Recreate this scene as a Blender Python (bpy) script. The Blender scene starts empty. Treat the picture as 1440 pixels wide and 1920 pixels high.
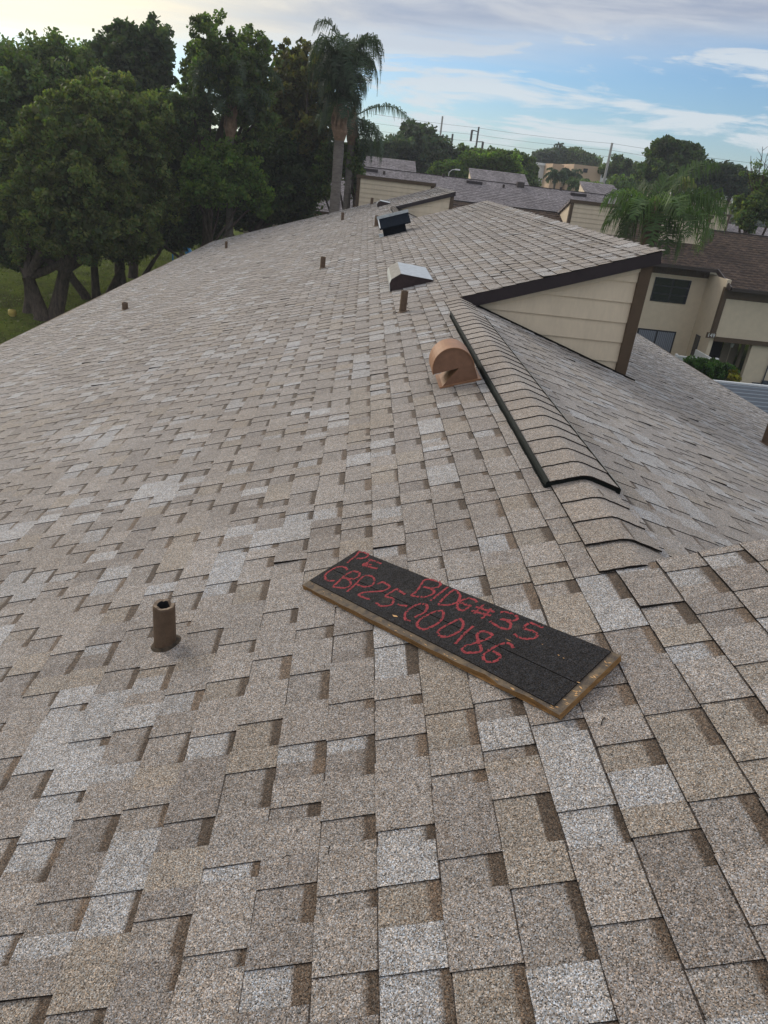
import bpy, math, random
import numpy as np
from mathutils import Vector, Matrix
rnd = random.Random(7)
scene = bpy.context.scene
COL = scene.collection
PI = math.pi

# ------------------------------------------------------------------ camera
CAM = np.array([-1.069, 0.0, 1.1405])
FPX, CX, CY = 1331.0, 720.0, 960.0
def _n(a): return a / np.linalg.norm(a)
def _d(u, v): return np.array([(u - CX) / FPX, -(v - CY) / FPX, -1.0])
_Z = -_n(_d(397, 3709)); _Y = _d(688, 312); _Y = _n(_Y - (_Y @ _Z) * _Z); _X = np.cross(_Y, _Z)
RW = np.array([_X, _Y, _Z])                 # world = RW @ camera vector
cd = bpy.data.cameras.new("camera"); cam = bpy.data.objects.new("camera", cd); COL.objects.link(cam)
m = Matrix([list(r) for r in RW]).to_4x4(); m.translation = Vector(CAM); cam.matrix_world = m
cd.sensor_fit = 'VERTICAL'; cd.sensor_height = 24.0; cd.sensor_width = 18.0
cd.lens = FPX / 1920 * 24.0; cd.clip_start = 0.05; cd.clip_end = 3000
scene.camera = cam
def at(u, v, y):                            # world point seen at photo pixel (u, v) in the plane of depth y
    r = RW @ _d(u, v); return CAM + r * (y / r[1])

# ------------------------------------------------------------------ world and sun
SUN_AZ, SUN_EL = math.radians(-42), math.radians(24)     # azimuth from +Y (negative = left)
sdir = Vector((math.sin(SUN_AZ) * math.cos(SUN_EL), math.cos(SUN_AZ) * math.cos(SUN_EL), math.sin(SUN_EL)))
W = bpy.data.worlds.new("World"); scene.world = W; W.use_nodes = True
nt = W.node_tree; nt.nodes.clear()
def N(tree, t, **kw):
    nd = tree.nodes.new(t)
    for k, v in kw.items(): setattr(nd, k, v)
    return nd
def mth(tree, op, a, b=None, c=None, clamp=False):
    nd = tree.nodes.new('ShaderNodeMath'); nd.operation = op; nd.use_clamp = clamp
    for i, x in enumerate((a, b, c)):
        if x is None: continue
        if isinstance(x, (int, float)): nd.inputs[i].default_value = x
        else: tree.links.new(x, nd.inputs[i])
    return nd.outputs[0]
def mixc(tree, f, a, b, bt='MIX'):
    nd = tree.nodes.new('ShaderNodeMix'); nd.data_type = 'RGBA'; nd.blend_type = bt
    for i, x in ((0, f), (6, a), (7, b)):
        if isinstance(x, (int, float)): nd.inputs[i].default_value = x
        elif isinstance(x, (tuple, list)): nd.inputs[i].default_value = (*x[:3], 1)
        else: tree.links.new(x, nd.inputs[i])
    return nd.outputs[2]
def smooth(tree, x, lo, hi):
    nd = tree.nodes.new('ShaderNodeMapRange'); nd.interpolation_type = 'SMOOTHSTEP'
    nd.inputs['From Min'].default_value = lo; nd.inputs['From Max'].default_value = hi
    tree.links.new(x, nd.inputs['Value']); return nd.outputs[0]
def noise(tree, vec, scale, detail=3, rough=0.55, dist=0.0):
    nd = tree.nodes.new('ShaderNodeTexNoise'); nd.inputs['Scale'].default_value = scale
    nd.inputs['Detail'].default_value = detail; nd.inputs['Roughness'].default_value = rough
    nd.inputs['Distortion'].default_value = dist
    tree.links.new(vec, nd.inputs['Vector']); return nd.outputs['Fac']
def vmul(tree, vec, s):
    nd = tree.nodes.new('ShaderNodeVectorMath'); nd.operation = 'MULTIPLY'; nd.inputs[1].default_value = s
    tree.links.new(vec, nd.inputs[0]); return nd.outputs[0]
tc = N(nt, 'ShaderNodeTexCoord'); DIR = tc.outputs['Generated']
sky = N(nt, 'ShaderNodeTexSky', sky_type='NISHITA', sun_disc=False, sun_elevation=SUN_EL,
        sun_rotation=SUN_AZ, altitude=10, air_density=1.0, dust_density=0.8, ozone_density=1.5)
SKYK = 0.085
skyc = vmul(nt, sky.outputs[0], (SKYK * 0.74, SKYK * 0.98, SKYK * 1.28))
sep = N(nt, 'ShaderNodeSeparateXYZ'); nt.links.new(DIR, sep.inputs[0])
dx, dy, dz = sep.outputs
# planar cloud coordinates (a layer seen in perspective)
den = mth(nt, 'ADD', mth(nt, 'MAXIMUM', dz, 0.0), 0.10)
comb = N(nt, 'ShaderNodeCombineXYZ')
nt.links.new(mth(nt, 'DIVIDE', dx, den), comb.inputs[0]); nt.links.new(mth(nt, 'DIVIDE', dy, den), comb.inputs[1])
CV = comb.outputs[0]
n1 = noise(nt, vmul(nt, CV, (0.35, 0.9, 1)), 1.0, 5, 0.55, 0.6)
n2 = noise(nt, vmul(nt, DIR, (3.0, 3.0, 22.0)), 1.6, 6, 0.6, 0.4)
n3 = noise(nt, vmul(nt, DIR, (9.0, 9.0, 40.0)), 2.0, 5, 0.6, 0.3)
# toward the sun
dotn = N(nt, 'ShaderNodeVectorMath', operation='DOT_PRODUCT'); nt.links.new(DIR, dotn.inputs[0]); dotn.inputs[1].default_value = sdir
sd = dotn.outputs['Value']
# elevation of the lower edge of the high grey layer, lower toward the left
edge = mth(nt, 'ADD', dz, mth(nt, 'MULTIPLY', mth(nt, 'SUBTRACT', n1, 0.5), 0.10))
edge = mth(nt, 'SUBTRACT', edge, mth(nt, 'MULTIPLY', dx, 0.10))
high = smooth(nt, edge, 0.085, 0.16)
wisp = mth(nt, 'MULTIPLY', smooth(nt, n2, 0.49, 0.60), 0.85)
low = mth(nt, 'MULTIPLY', smooth(nt, n3, 0.54, 0.72), 0.5)
cov = mth(nt, 'MAXIMUM', mth(nt, 'MULTIPLY', high, mth(nt, 'ADD', 0.66, mth(nt, 'MULTIPLY', n2, 0.50))), mth(nt, 'MAXIMUM', wisp, low), clamp=True)
hz = smooth(nt, dz, 0.10, -0.02)
cov = mth(nt, 'MAXIMUM', cov, mth(nt, 'MULTIPLY', hz, 0.35), clamp=True)
gl = smooth(nt, sd, 0.70, 0.98); gl2 = smooth(nt, sd, 0.93, 1.0)
ccol = mixc(nt, smooth(nt, n2, 0.35, 0.65), (0.33, 0.365, 0.455), (0.50, 0.525, 0.575))
ccol = mixc(nt, mth(nt, 'SUBTRACT', 1.0, high, clamp=True), ccol, (0.60, 0.65, 0.69))
ccol = mixc(nt, gl, ccol, (1.25, 1.08, 0.72))
ccol = mixc(nt, gl2, ccol, (1.9, 1.7, 1.25))
up = smooth(nt, dz, 0.25, 0.75)
ccol = mixc(nt, up, ccol, (0.74, 0.76, 0.80))
fin = mixc(nt, cov, skyc, ccol)
bg = N(nt, 'ShaderNodeBackground'); nt.links.new(fin, bg.inputs['Color']); bg.inputs['Strength'].default_value = 1.0
wo = N(nt, 'ShaderNodeOutputWorld'); nt.links.new(bg.outputs[0], wo.inputs[0])
ld = bpy.data.lights.new("sun", 'SUN'); ld.energy = 1.5; ld.angle = math.radians(22); ld.color = (1.0, 0.94, 0.85)
sun = bpy.data.objects.new("sun", ld); COL.objects.link(sun)
sun.rotation_euler = (-sdir).to_track_quat('-Z', 'Y').to_euler(); sun.location = (-20, 20, 30)
scene.view_settings.view_transform = 'Standard'; scene.view_settings.look = 'None'
scene.view_settings.exposure = 0.24; scene.view_settings.gamma = 1.0; scene.view_settings.use_curve_mapping = False
scene.render.engine = 'CYCLES'
scene.cycles.max_bounces = 6; scene.cycles.transparent_max_bounces = 8

# ------------------------------------------------------------------ helpers
def empty(name, loc, label=None, cat=None, group=None):
    o = bpy.data.objects.new(name, None); COL.objects.link(o); o.location = Vector([float(c) for c in loc]); o.empty_display_size = 0.2
    tag(o, label, cat, group); return o
def tag(o, label=None, cat=None, group=None, kind=None):
    if label: o['label'] = label
    if cat: o['category'] = cat
    if group: o['group'] = group
    if kind: o['kind'] = kind
    return o
def wpos(o):
    p = Vector((0, 0, 0)); q = o
    while q is not None: p = p + q.location; q = q.parent
    return p
class MB:
    def __init__(s): s.v = []; s.f = []; s.m = []; s.c = []
    def quad(s, pts, m=0, c=(1, 1, 1)):
        i = len(s.v); s.v += [tuple(float(x) for x in p) for p in pts]; s.f.append(tuple(range(i, i + len(pts)))); s.m.append(m); s.c.append(c)
    def hexa(s, p, m=0, c=(1, 1, 1), skip=()):
        # p: 8 points, bottom 0-3 ccw, top 4-7 ccw
        fs = [(3, 2, 1, 0), (4, 5, 6, 7), (0, 1, 5, 4), (1, 2, 6, 5), (2, 3, 7, 6), (3, 0, 4, 7)]
        i = len(s.v); s.v += [tuple(float(x) for x in q) for q in p]
        for k, f in enumerate(fs):
            if k in skip: continue
            s.f.append(tuple(i + j for j in f)); s.m.append(m); s.c.append(c)
    def box(s, x0, x1, y0, y1, z0, z1, m=0, c=(1, 1, 1)):
        s.hexa([(x0, y0, z0), (x1, y0, z0), (x1, y1, z0), (x0, y1, z0), (x0, y0, z1), (x1, y0, z1), (x1, y1, z1), (x0, y1, z1)], m, c)
    def beam(s, a, b, w, h, m=0, up=(0, 0, 1)):
        a = Vector(a); b = Vector(b); d = (b - a).normalized(); sd_ = d.cross(Vector(up)).normalized(); u_ = sd_.cross(d)
        p = []
        for q in (a, b):
            for sx, sz in ((-1, -1), (1, -1), (1, 1), (-1, 1)): p.append(q + sd_ * sx * w / 2 + u_ * sz * h / 2)
        i = len(s.v); s.v += [tuple(q) for q in p]
        for f in ((0, 1, 2, 3), (7, 6, 5, 4), (0, 4, 5, 1), (1, 5, 6, 2), (2, 6, 7, 3), (3, 7, 4, 0)):
            s.f.append(tuple(i + j for j in f)); s.m.append(m); s.c.append((1, 1, 1))
    def tube(s, pts, rad, n=8, m=0, cap=True, c=(1, 1, 1)):
        pts = [Vector([float(x) for x in p]) for p in pts]; i0 = len(s.v); K = len(pts)
        rad = rad if isinstance(rad, (list, tuple)) else [rad] * K
        ref = Vector((0.3, 0.9, 0.1))
        for k, p in enumerate(pts):
            d = (pts[min(k + 1, K - 1)] - pts[max(k - 1, 0)]).normalized()
            a = d.cross(ref).normalized(); b = d.cross(a)
            for j in range(n):
                t = 2 * PI * j / n; s.v.append(tuple(p + (a * math.cos(t) + b * math.sin(t)) * rad[k]))
        for k in range(K - 1):
            for j in range(n):
                q = (j + 1) % n; s.f.append((i0 + k * n + j, i0 + k * n + q, i0 + (k + 1) * n + q, i0 + (k + 1) * n + j)); s.m.append(m); s.c.append(c)
        if cap:
            s.f.append(tuple(i0 + j for j in range(n))); s.m.append(m); s.c.append(c)
            s.f.append(tuple(i0 + (K - 1) * n + j for j in reversed(range(n)))); s.m.append(m); s.c.append(c)
    def prism(s, prof, fn, a, b, m=0, caps=True, closed=True):
        # prof: list of 2D points; fn(p, t) -> 3D
        n = len(prof); i = len(s.v)
        for t in (a, b): s.v += [tuple(float(x) for x in fn(p, t)) for p in prof]
        for j in range(n if closed else n - 1):
            q = (j + 1) % n; s.f.append((i + j, i + q, i + n + q, i + n + j)); s.m.append(m); s.c.append((1, 1, 1))
        if caps:
            s.f.append(tuple(i + j for j in reversed(range(n)))); s.m.append(m); s.c.append((1, 1, 1))
            s.f.append(tuple(i + n + j for j in range(n))); s.m.append(m); s.c.append((1, 1, 1))
    def build(s, name, mats, parent=None, loc=None, smooth_=False, col=False):
        me = bpy.data.meshes.new(name)
        if loc is None and parent is None: loc = (0, 0, 0)
        if loc is None:
            a = np.array(s.v); loc = tuple((a.min(0) + a.max(0)) / 2)
        L = Vector([float(x) for x in loc])
        me.from_pydata([(v[0] - L[0], v[1] - L[1], v[2] - L[2]) for v in s.v], [], s.f)
        for mt in (mats if isinstance(mats, (list, tuple)) else [mats]): me.materials.append(mt)
        me.polygons.foreach_set('material_index', s.m)
        if smooth_: me.polygons.foreach_set('use_smooth', [True] * len(s.f))
        if col:
            at_ = me.color_attributes.new('Col', 'FLOAT_COLOR', 'CORNER')
            buf = np.empty((len(me.loops), 4), dtype=np.float32); k = 0
            for f, c in zip(s.f, s.c): buf[k:k + len(f), :3] = c; k += len(f)
            buf[:, 3] = 1; at_.data.foreach_set('color', buf.ravel())
        me.update()
        o = bpy.data.objects.new(name, me); COL.objects.link(o)
        if parent is not None: o.parent = parent; o.location = L - wpos(parent)
        else: o.location = L
        return o
def copy_tree(o, parent=None):
    c = o.copy(); COL.objects.link(c)
    if parent is not None: c.parent = parent
    for ch in list(o.children): copy_tree(ch, c)
    return c

# ------------------------------------------------------------------ materials
def mat(name, col, rough=0.7, metal=0.0, var=0.0, scale=6.0, bump=0.0, spec=0.3, col2=None, stretch=(1, 1, 1)):
    mt = bpy.data.materials.new(name); mt.use_nodes = True; t = mt.node_tree; b = t.nodes['Principled BSDF']
    b.inputs['Base Color'].default_value = (*col, 1); b.inputs['Roughness'].default_value = rough
    b.inputs['Metallic'].default_value = metal; b.inputs['Specular IOR Level'].default_value = spec
    if var > 0 or col2 or bump > 0:
        g = N(t, 'ShaderNodeNewGeometry'); vec = vmul(t, g.outputs['Position'], stretch)
        n_ = noise(t, vec, scale, 5, 0.6); n_2 = noise(t, vec, scale * 9, 3, 0.6)
        f = mth(t, 'ADD', mth(t, 'MULTIPLY', n_, 0.65), mth(t, 'MULTIPLY', n_2, 0.35))
        f = smooth(t, f, 0.32, 0.68)
        c2 = col2 if col2 else tuple(c * (1 - var) for c in col)
        c1 = col if col2 else tuple(min(1, c * (1 + var)) for c in col)
        t.links.new(mixc(t, f, c2, c1), b.inputs['Base Color'])
        if bump > 0:
            bp = N(t, 'ShaderNodeBump'); bp.inputs['Strength'].default_value = 0.6; bp.inputs['Distance'].default_value = bump
            t.links.new(n_2, bp.inputs['Height']); t.links.new(bp.outputs[0], b.inputs['Normal'])
    return mt
def granule_mat(name, far=False, gscale=440.0, contrast=1.0):
    mt = bpy.data.materials.new(name); mt.use_nodes = True; t = mt.node_tree; b = t.nodes['Principled BSDF']
    b.inputs['Roughness'].default_value = 0.92; b.inputs['Specular IOR Level'].default_value = 0.25; b.inputs['Sheen Weight'].default_value = 0.14; b.inputs['Sheen Roughness'].default_value = 0.5
    g = N(t, 'ShaderNodeNewGeometry'); P = g.outputs['Position']
    a = N(t, 'ShaderNodeVertexColor', layer_name='Col')
    vo = N(t, 'ShaderNodeTexVoronoi', feature='F1'); vo.inputs['Scale'].default_value = gscale; t.links.new(P, vo.inputs['Vector'])
    sp = N(t, 'ShaderNodeSeparateColor'); t.links.new(vo.outputs['Color'], sp.inputs[0])
    r = N(t, 'ShaderNodeValToRGB'); t.links.new(sp.outputs[0], r.inputs[0]); e = r.color_ramp.elements
    e[0].position = 0.0; e[0].color = (0.09, 0.085, 0.08, 1); e[1].position = 1.0; e[1].color = (2.25, 2.28, 2.34, 1)
    for p, c in ((0.16, (0.40, 0.37, 0.34)), (0.34, (0.72, 0.68, 0.64)), (0.62, (1.0, 1.0, 1.0)), (0.84, (1.32, 1.32, 1.33))):
        q = e.new(p); q.color = (*c, 1)
    hue = mixc(t, sp.outputs[1], (1.17, 0.98, 0.80), (0.88, 1.0, 1.14))
    gr = mixc(t, 1.0, r.outputs[0], hue, 'MULTIPLY')
    c = mixc(t, 1.0, a.outputs[0], gr, 'MULTIPLY')
    n_ = noise(t, P, 1.1, 5, 0.62); st = smooth(t, n_, 0.25, 0.75)
    c = mixc(t, 1.0, c, mixc(t, st, (0.90, 0.87, 0.84), (1.08, 1.09, 1.11)), 'MULTIPLY')
    n_b = noise(t, P, 38.0, 4, 0.65); c = mixc(t, 1.0, c, mixc(t, smooth(t, n_b, 0.28, 0.72), (0.84, 0.83, 0.82), (1.13, 1.14, 1.15)), 'MULTIPLY')
    n_c = noise(t, P, 9.0, 4, 0.65); c = mixc(t, mth(t, 'MULTIPLY', smooth(t, n_c, 0.60, 0.78), 0.35), c, (0.13, 0.10, 0.075))
    t.links.new(c, b.inputs['Base Color'])
    bp = N(t, 'ShaderNodeBump'); bp.inputs['Strength'].default_value = 0.5; bp.inputs['Distance'].default_value = 0.0012
    t.links.new(vo.outputs['Distance'], bp.inputs['Height']); bp.invert = True
    t.links.new(bp.outputs[0], b.inputs['Normal'])
    return mt
def leaf_mat(name, col, tr=0.35):
    mt = bpy.data.materials.new(name); mt.use_nodes = True; t = mt.node_tree; t.nodes.clear()
    a = N(t, 'ShaderNodeVertexColor', layer_name='Col')
    c = mixc(t, 1.0, a.outputs[0], col, 'MULTIPLY')
    d = N(t, 'ShaderNodeBsdfPrincipled'); d.inputs['Roughness'].default_value = 0.55; d.inputs['Specular IOR Level'].default_value = 0.25
    tl = N(t, 'ShaderNodeBsdfTranslucent'); ms = N(t, 'ShaderNodeMixShader'); ms.inputs[0].default_value = tr
    t.links.new(c, d.inputs['Base Color']); t.links.new(mixc(t, 1.0, c, (1.3, 1.5, 0.5), 'MULTIPLY'), tl.inputs[0])
    t.links.new(d.outputs[0], ms.inputs[1]); t.links.new(tl.outputs[0], ms.inputs[2])
    o = N(t, 'ShaderNodeOutputMaterial'); t.links.new(ms.outputs[0], o.inputs[0]); return mt
M_GRAN = granule_mat('shingle_granules')
M_EDGE = mat('asphalt_cut_edge', (0.022, 0.019, 0.017), 0.95, spec=0.05)
M_BLACKPL = mat('black_plastic', (0.012, 0.015, 0.014), 0.75, var=0.3, scale=30, spec=.12)
M_GREYPL = mat('pale_vent_edge', (0.34, 0.36, 0.37), 0.5, var=0.25, scale=30)  # pale grey, used on the right-hand lip only
M_DKBROWN = mat('dark_brown_drip_edge', (0.032, 0.022, 0.024), 0.45, var=0.15, scale=4)
M_BROWN = mat('brown_trim_paint', (0.095, 0.062, 0.038), 0.6, var=0.12, scale=5)
M_SIDING = mat('beige_siding_paint', (0.66, 0.545, 0.40), 0.7, var=0.07, scale=4, bump=0.001, stretch=(1, 1, .25))
M_STUCCO = mat('beige_stucco', (0.62, 0.52, 0.385), 0.9, var=0.06, scale=3, bump=0.004)
M_PIPE = mat('brown_painted_pipe', (0.12, 0.078, 0.050), 0.65, var=0.2, scale=25)
M_PIPEIN = mat('pipe_bore', (0.02, 0.02, 0.022), 0.8)
M_TERRA = mat('copper_brown_vent_paint', (0.30, 0.150, 0.078), 0.5, var=0.18, scale=18, spec=0.4)
M_GALV = mat('galvanised_sheet', (0.55, 0.57, 0.58), 0.38, metal=0.75, var=0.18, scale=14)
M_GALVD = mat('dark_galvanised_sheet', (0.26, 0.25, 0.25), 0.35, metal=0.7, var=0.4, scale=20)  # darker, more mottled sheet for the low top facet
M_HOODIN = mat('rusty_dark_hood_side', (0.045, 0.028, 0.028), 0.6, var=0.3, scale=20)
M_BLACKMET = mat('black_painted_metal', (0.008, 0.012, 0.019), 0.9, var=0.3, scale=20, spec=.02)
M_WOOD = mat('weathered_plywood_top', (0.17, 0.125, 0.08), 0.85, col2=(0.055, 0.045, 0.04), scale=30)
M_WOODE = mat('plywood_cut_edge', (0.36, 0.20, 0.075), 0.8, col2=(0.17, 0.09, 0.035), scale=24, stretch=(1, 1, 5))
M_GUTTER = mat('brown_gutter', (0.05, 0.036, 0.032), 0.35, var=0.1, scale=4)
M_GLASS = mat('dark_window_glass', (0.012, 0.016, 0.024), 0.06, spec=0.8)
M_FRAME = mat('bronze_window_frame', (0.03, 0.03, 0.035), 0.4)
M_BLIND = mat('vertical_blind_slats', (0.22, 0.24, 0.28), 0.7)
M_DARK = mat('dark_interior', (0.012, 0.010, 0.010), 0.9)
M_DOOR = mat('tan_door_paint', (0.30, 0.25, 0.19), 0.6, var=0.08)
M_WHITE = mat('white_vinyl', (0.72, 0.73, 0.72), 0.5, var=0.05)
M_METROOF = mat('grey_ribbed_metal', (0.05, 0.062, 0.08), 0.6, metal=0.0, var=0.15, scale=3)
M_RIB = mat('pale_metal_rib', (0.22, 0.25, 0.28), 0.5)
M_CONC = mat('pale_concrete_pole', (0.36, 0.35, 0.33), 0.9, var=0.1)
M_WOODPOLE = mat('dark_utility_pole', (0.10, 0.09, 0.085), 0.9, var=0.2)
M_WIRE = mat('power_cable', (0.05, 0.055, 0.06), 0.6)
M_BARK = mat('grey_brown_bark', (0.13, 0.10, 0.08), 0.95, spec=.05, col2=(0.045, 0.035, 0.03), scale=9, bump=0.05, stretch=(1, 1, .3))
M_PALMBARK = mat('pale_palm_bark', (0.22, 0.19, 0.165), 0.95, col2=(0.12, 0.10, 0.09), scale=4, bump=0.02, stretch=(1, 1, 4))
M_BOOT = mat('dry_palm_boot', (0.20, 0.125, 0.08), 0.9, var=0.35, scale=6)
M_TAN = mat('tan_stucco', (0.50, 0.36, 0.25), 0.9, var=0.05, scale=1)
M_CREAM = mat('cream_stucco', (0.60, 0.54, 0.42), 0.9, var=0.04, scale=1)
M_OFFW = mat('off_white_stucco', (0.66, 0.66, 0.66), 0.9, var=0.04, scale=1)
M_TERR = mat('terracotta_fascia', (0.42, 0.20, 0.12), 0.8)
# ------------------------------------------------------------------ ground
GZ = -7.2
def grass_mat():
    mt = mat('lawn_grass', (0.095, 0.120, 0.022), 0.95, col2=(0.045, 0.048, 0.020), scale=0.5, spec=0.0)
    return mt
g = MB(); g.quad([(-1500, -300, GZ), (1500, -300, GZ), (1500, 2500, GZ), (-1500, 2500, GZ)])
tag(g.build('ground', grass_mat()), kind='structure')
# grass tufts on the lawn that shows under the trees on the left
rs = np.random.RandomState(3)
def quads_obj(name, centers, dirs_a, dirs_b, cols, mt, parent=None, loc=None):
    n = len(centers); V = np.empty((n, 4, 3), np.float32)
    V[:, 0] = centers - dirs_a - dirs_b; V[:, 1] = centers + dirs_a - dirs_b; V[:, 2] = centers + dirs_a + dirs_b; V[:, 3] = centers - dirs_a + dirs_b
    if loc is None: loc = V.reshape(-1, 3).mean(0)
    V = V - np.array(loc, np.float32)
    me = bpy.data.meshes.new(name); me.vertices.add(n * 4); me.loops.add(n * 4); me.polygons.add(n)
    me.vertices.foreach_set('co', V.ravel()); me.loops.foreach_set('vertex_index', np.arange(n * 4, dtype=np.int32))
    me.polygons.foreach_set('loop_start', np.arange(0, n * 4, 4, dtype=np.int32)); me.polygons.foreach_set('loop_total', np.full(n, 4, np.int32))
    at_ = me.color_attributes.new('Col', 'FLOAT_COLOR', 'CORNER')
    c4 = np.ones((n, 4, 4), np.float32); c4[:, :, :3] = cols[:, None, :]; at_.data.foreach_set('color', c4.ravel())
    me.materials.append(mt); me.update(calc_edges=True)
    o = bpy.data.objects.new(name, me); COL.objects.link(o)
    L = Vector([float(x) for x in loc])
    if parent is not None: o.parent = parent; o.location = L - wpos(parent)
    else: o.location = L
    return o
M_GRASS = leaf_mat('grass_blades', (0.085, 0.12, 0.022), 0.3)
n = 60000
gx = rs.uniform(-40, -9, n); gy = rs.uniform(18, 85, n)
cc = np.stack([gx, gy, np.full(n, GZ + 0.03)], 1)
th = rs.uniform(0, PI, n); A = np.stack([np.cos(th), np.sin(th), np.zeros(n)], 1) * rs.uniform(0.01, 0.025, (n, 1))
Bv = np.stack([rs.normal(0, .02, n), rs.normal(0, .02, n), rs.uniform(0.015, 0.04, n)], 1)
cl = .9 * np.clip(rs.normal(1, .25, (n, 1)), .4, 1.8) * np.array([[1, 1, 1]]); cl[:, 0] *= rs.uniform(.8, 1.3, n)
tag(quads_obj('grass', cc, A, Bv, cl, M_GRASS, loc=(-20, 40, GZ)), 'short green lawn grass under the trees beside the roof', 'grass', kind='stuff')

# ------------------------------------------------------------------ our building
SV = np.array([1, 0, 1 / 3]); SV = SV / np.linalg.norm(SV)          # up the left slope
NV = np.array([-SV[2], 0, SV[0]])                                    # normal of the left slope
SR = np.array([-1, 0, 1 / 3]); SR = SR / np.linalg.norm(SR); NR = np.array([-SR[2] * -1, 0, SV[0]])
NR = np.array([SV[2], 0, SV[0]])
EXP = 0.1434; SREF = -1.0987
YN, YF = -4.0, 33.0
RAISED = [(-4.0, 2.12), (7.66, 19.55), (26.5, 33.0)]
XT = 1.995; ST = XT / SV[0]
SL = -7.38 / SV[0]; SRT = -7.10 / SV[0]
home = empty('townhouse_building', (0, 14, GZ), 'long townhouse building seen from its own shingle roof, with raised clerestory sections', 'building')
wv = MB()
for a, b in ((2.12, 7.66), (19.55, 26.5)): pass
wv.box(-6.9, 6.6, YN + .3, YF - .3, GZ, -2.45)
wv.prism([(-6.9, -2.45), (6.6, -2.45), (6.6, -2.30), (0, -0.12), (-6.9, -2.42)], lambda p, t: (p[0], t, p[1]), YN + .3, YF - .3)
wv.build('wall', M_STUCCO, home)
deck = MB()                                                          # roof deck under the shingles
TH = 0.10
def slab(s0, s1, y0, y1, S_, N_, mbb, m=0):
    P = lambda s, y, h: S_ * s + N_ * (h - .012 if h == 0 else h) + np.array([0, y, 0])
    mbb.hexa([P(s0, y0, -TH), P(s1, y0, -TH), P(s1, y1, -TH), P(s0, y1, -TH), P(s0, y0, 0), P(s1, y0, 0), P(s1, y1, 0), P(s0, y1, 0)] if S_[0] > 0 else
             [P(s1, y0, -TH), P(s0, y0, -TH), P(s0, y1, -TH), P(s1, y1, -TH), P(s1, y0, 0), P(s0, y0, 0), P(s0, y1, 0), P(s1, y1, 0)], m)
slab(SL, -0.02, YN, YF, SV, NV, deck); slab(SRT, -0.02, YN, YF, SR, NR, deck)
for a, b in RAISED: slab(-0.019, ST, a, b, SV, NV, deck)
roof = deck.build('roof', M_DKBROWN, home, loc=(0, 14, 0))

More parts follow.
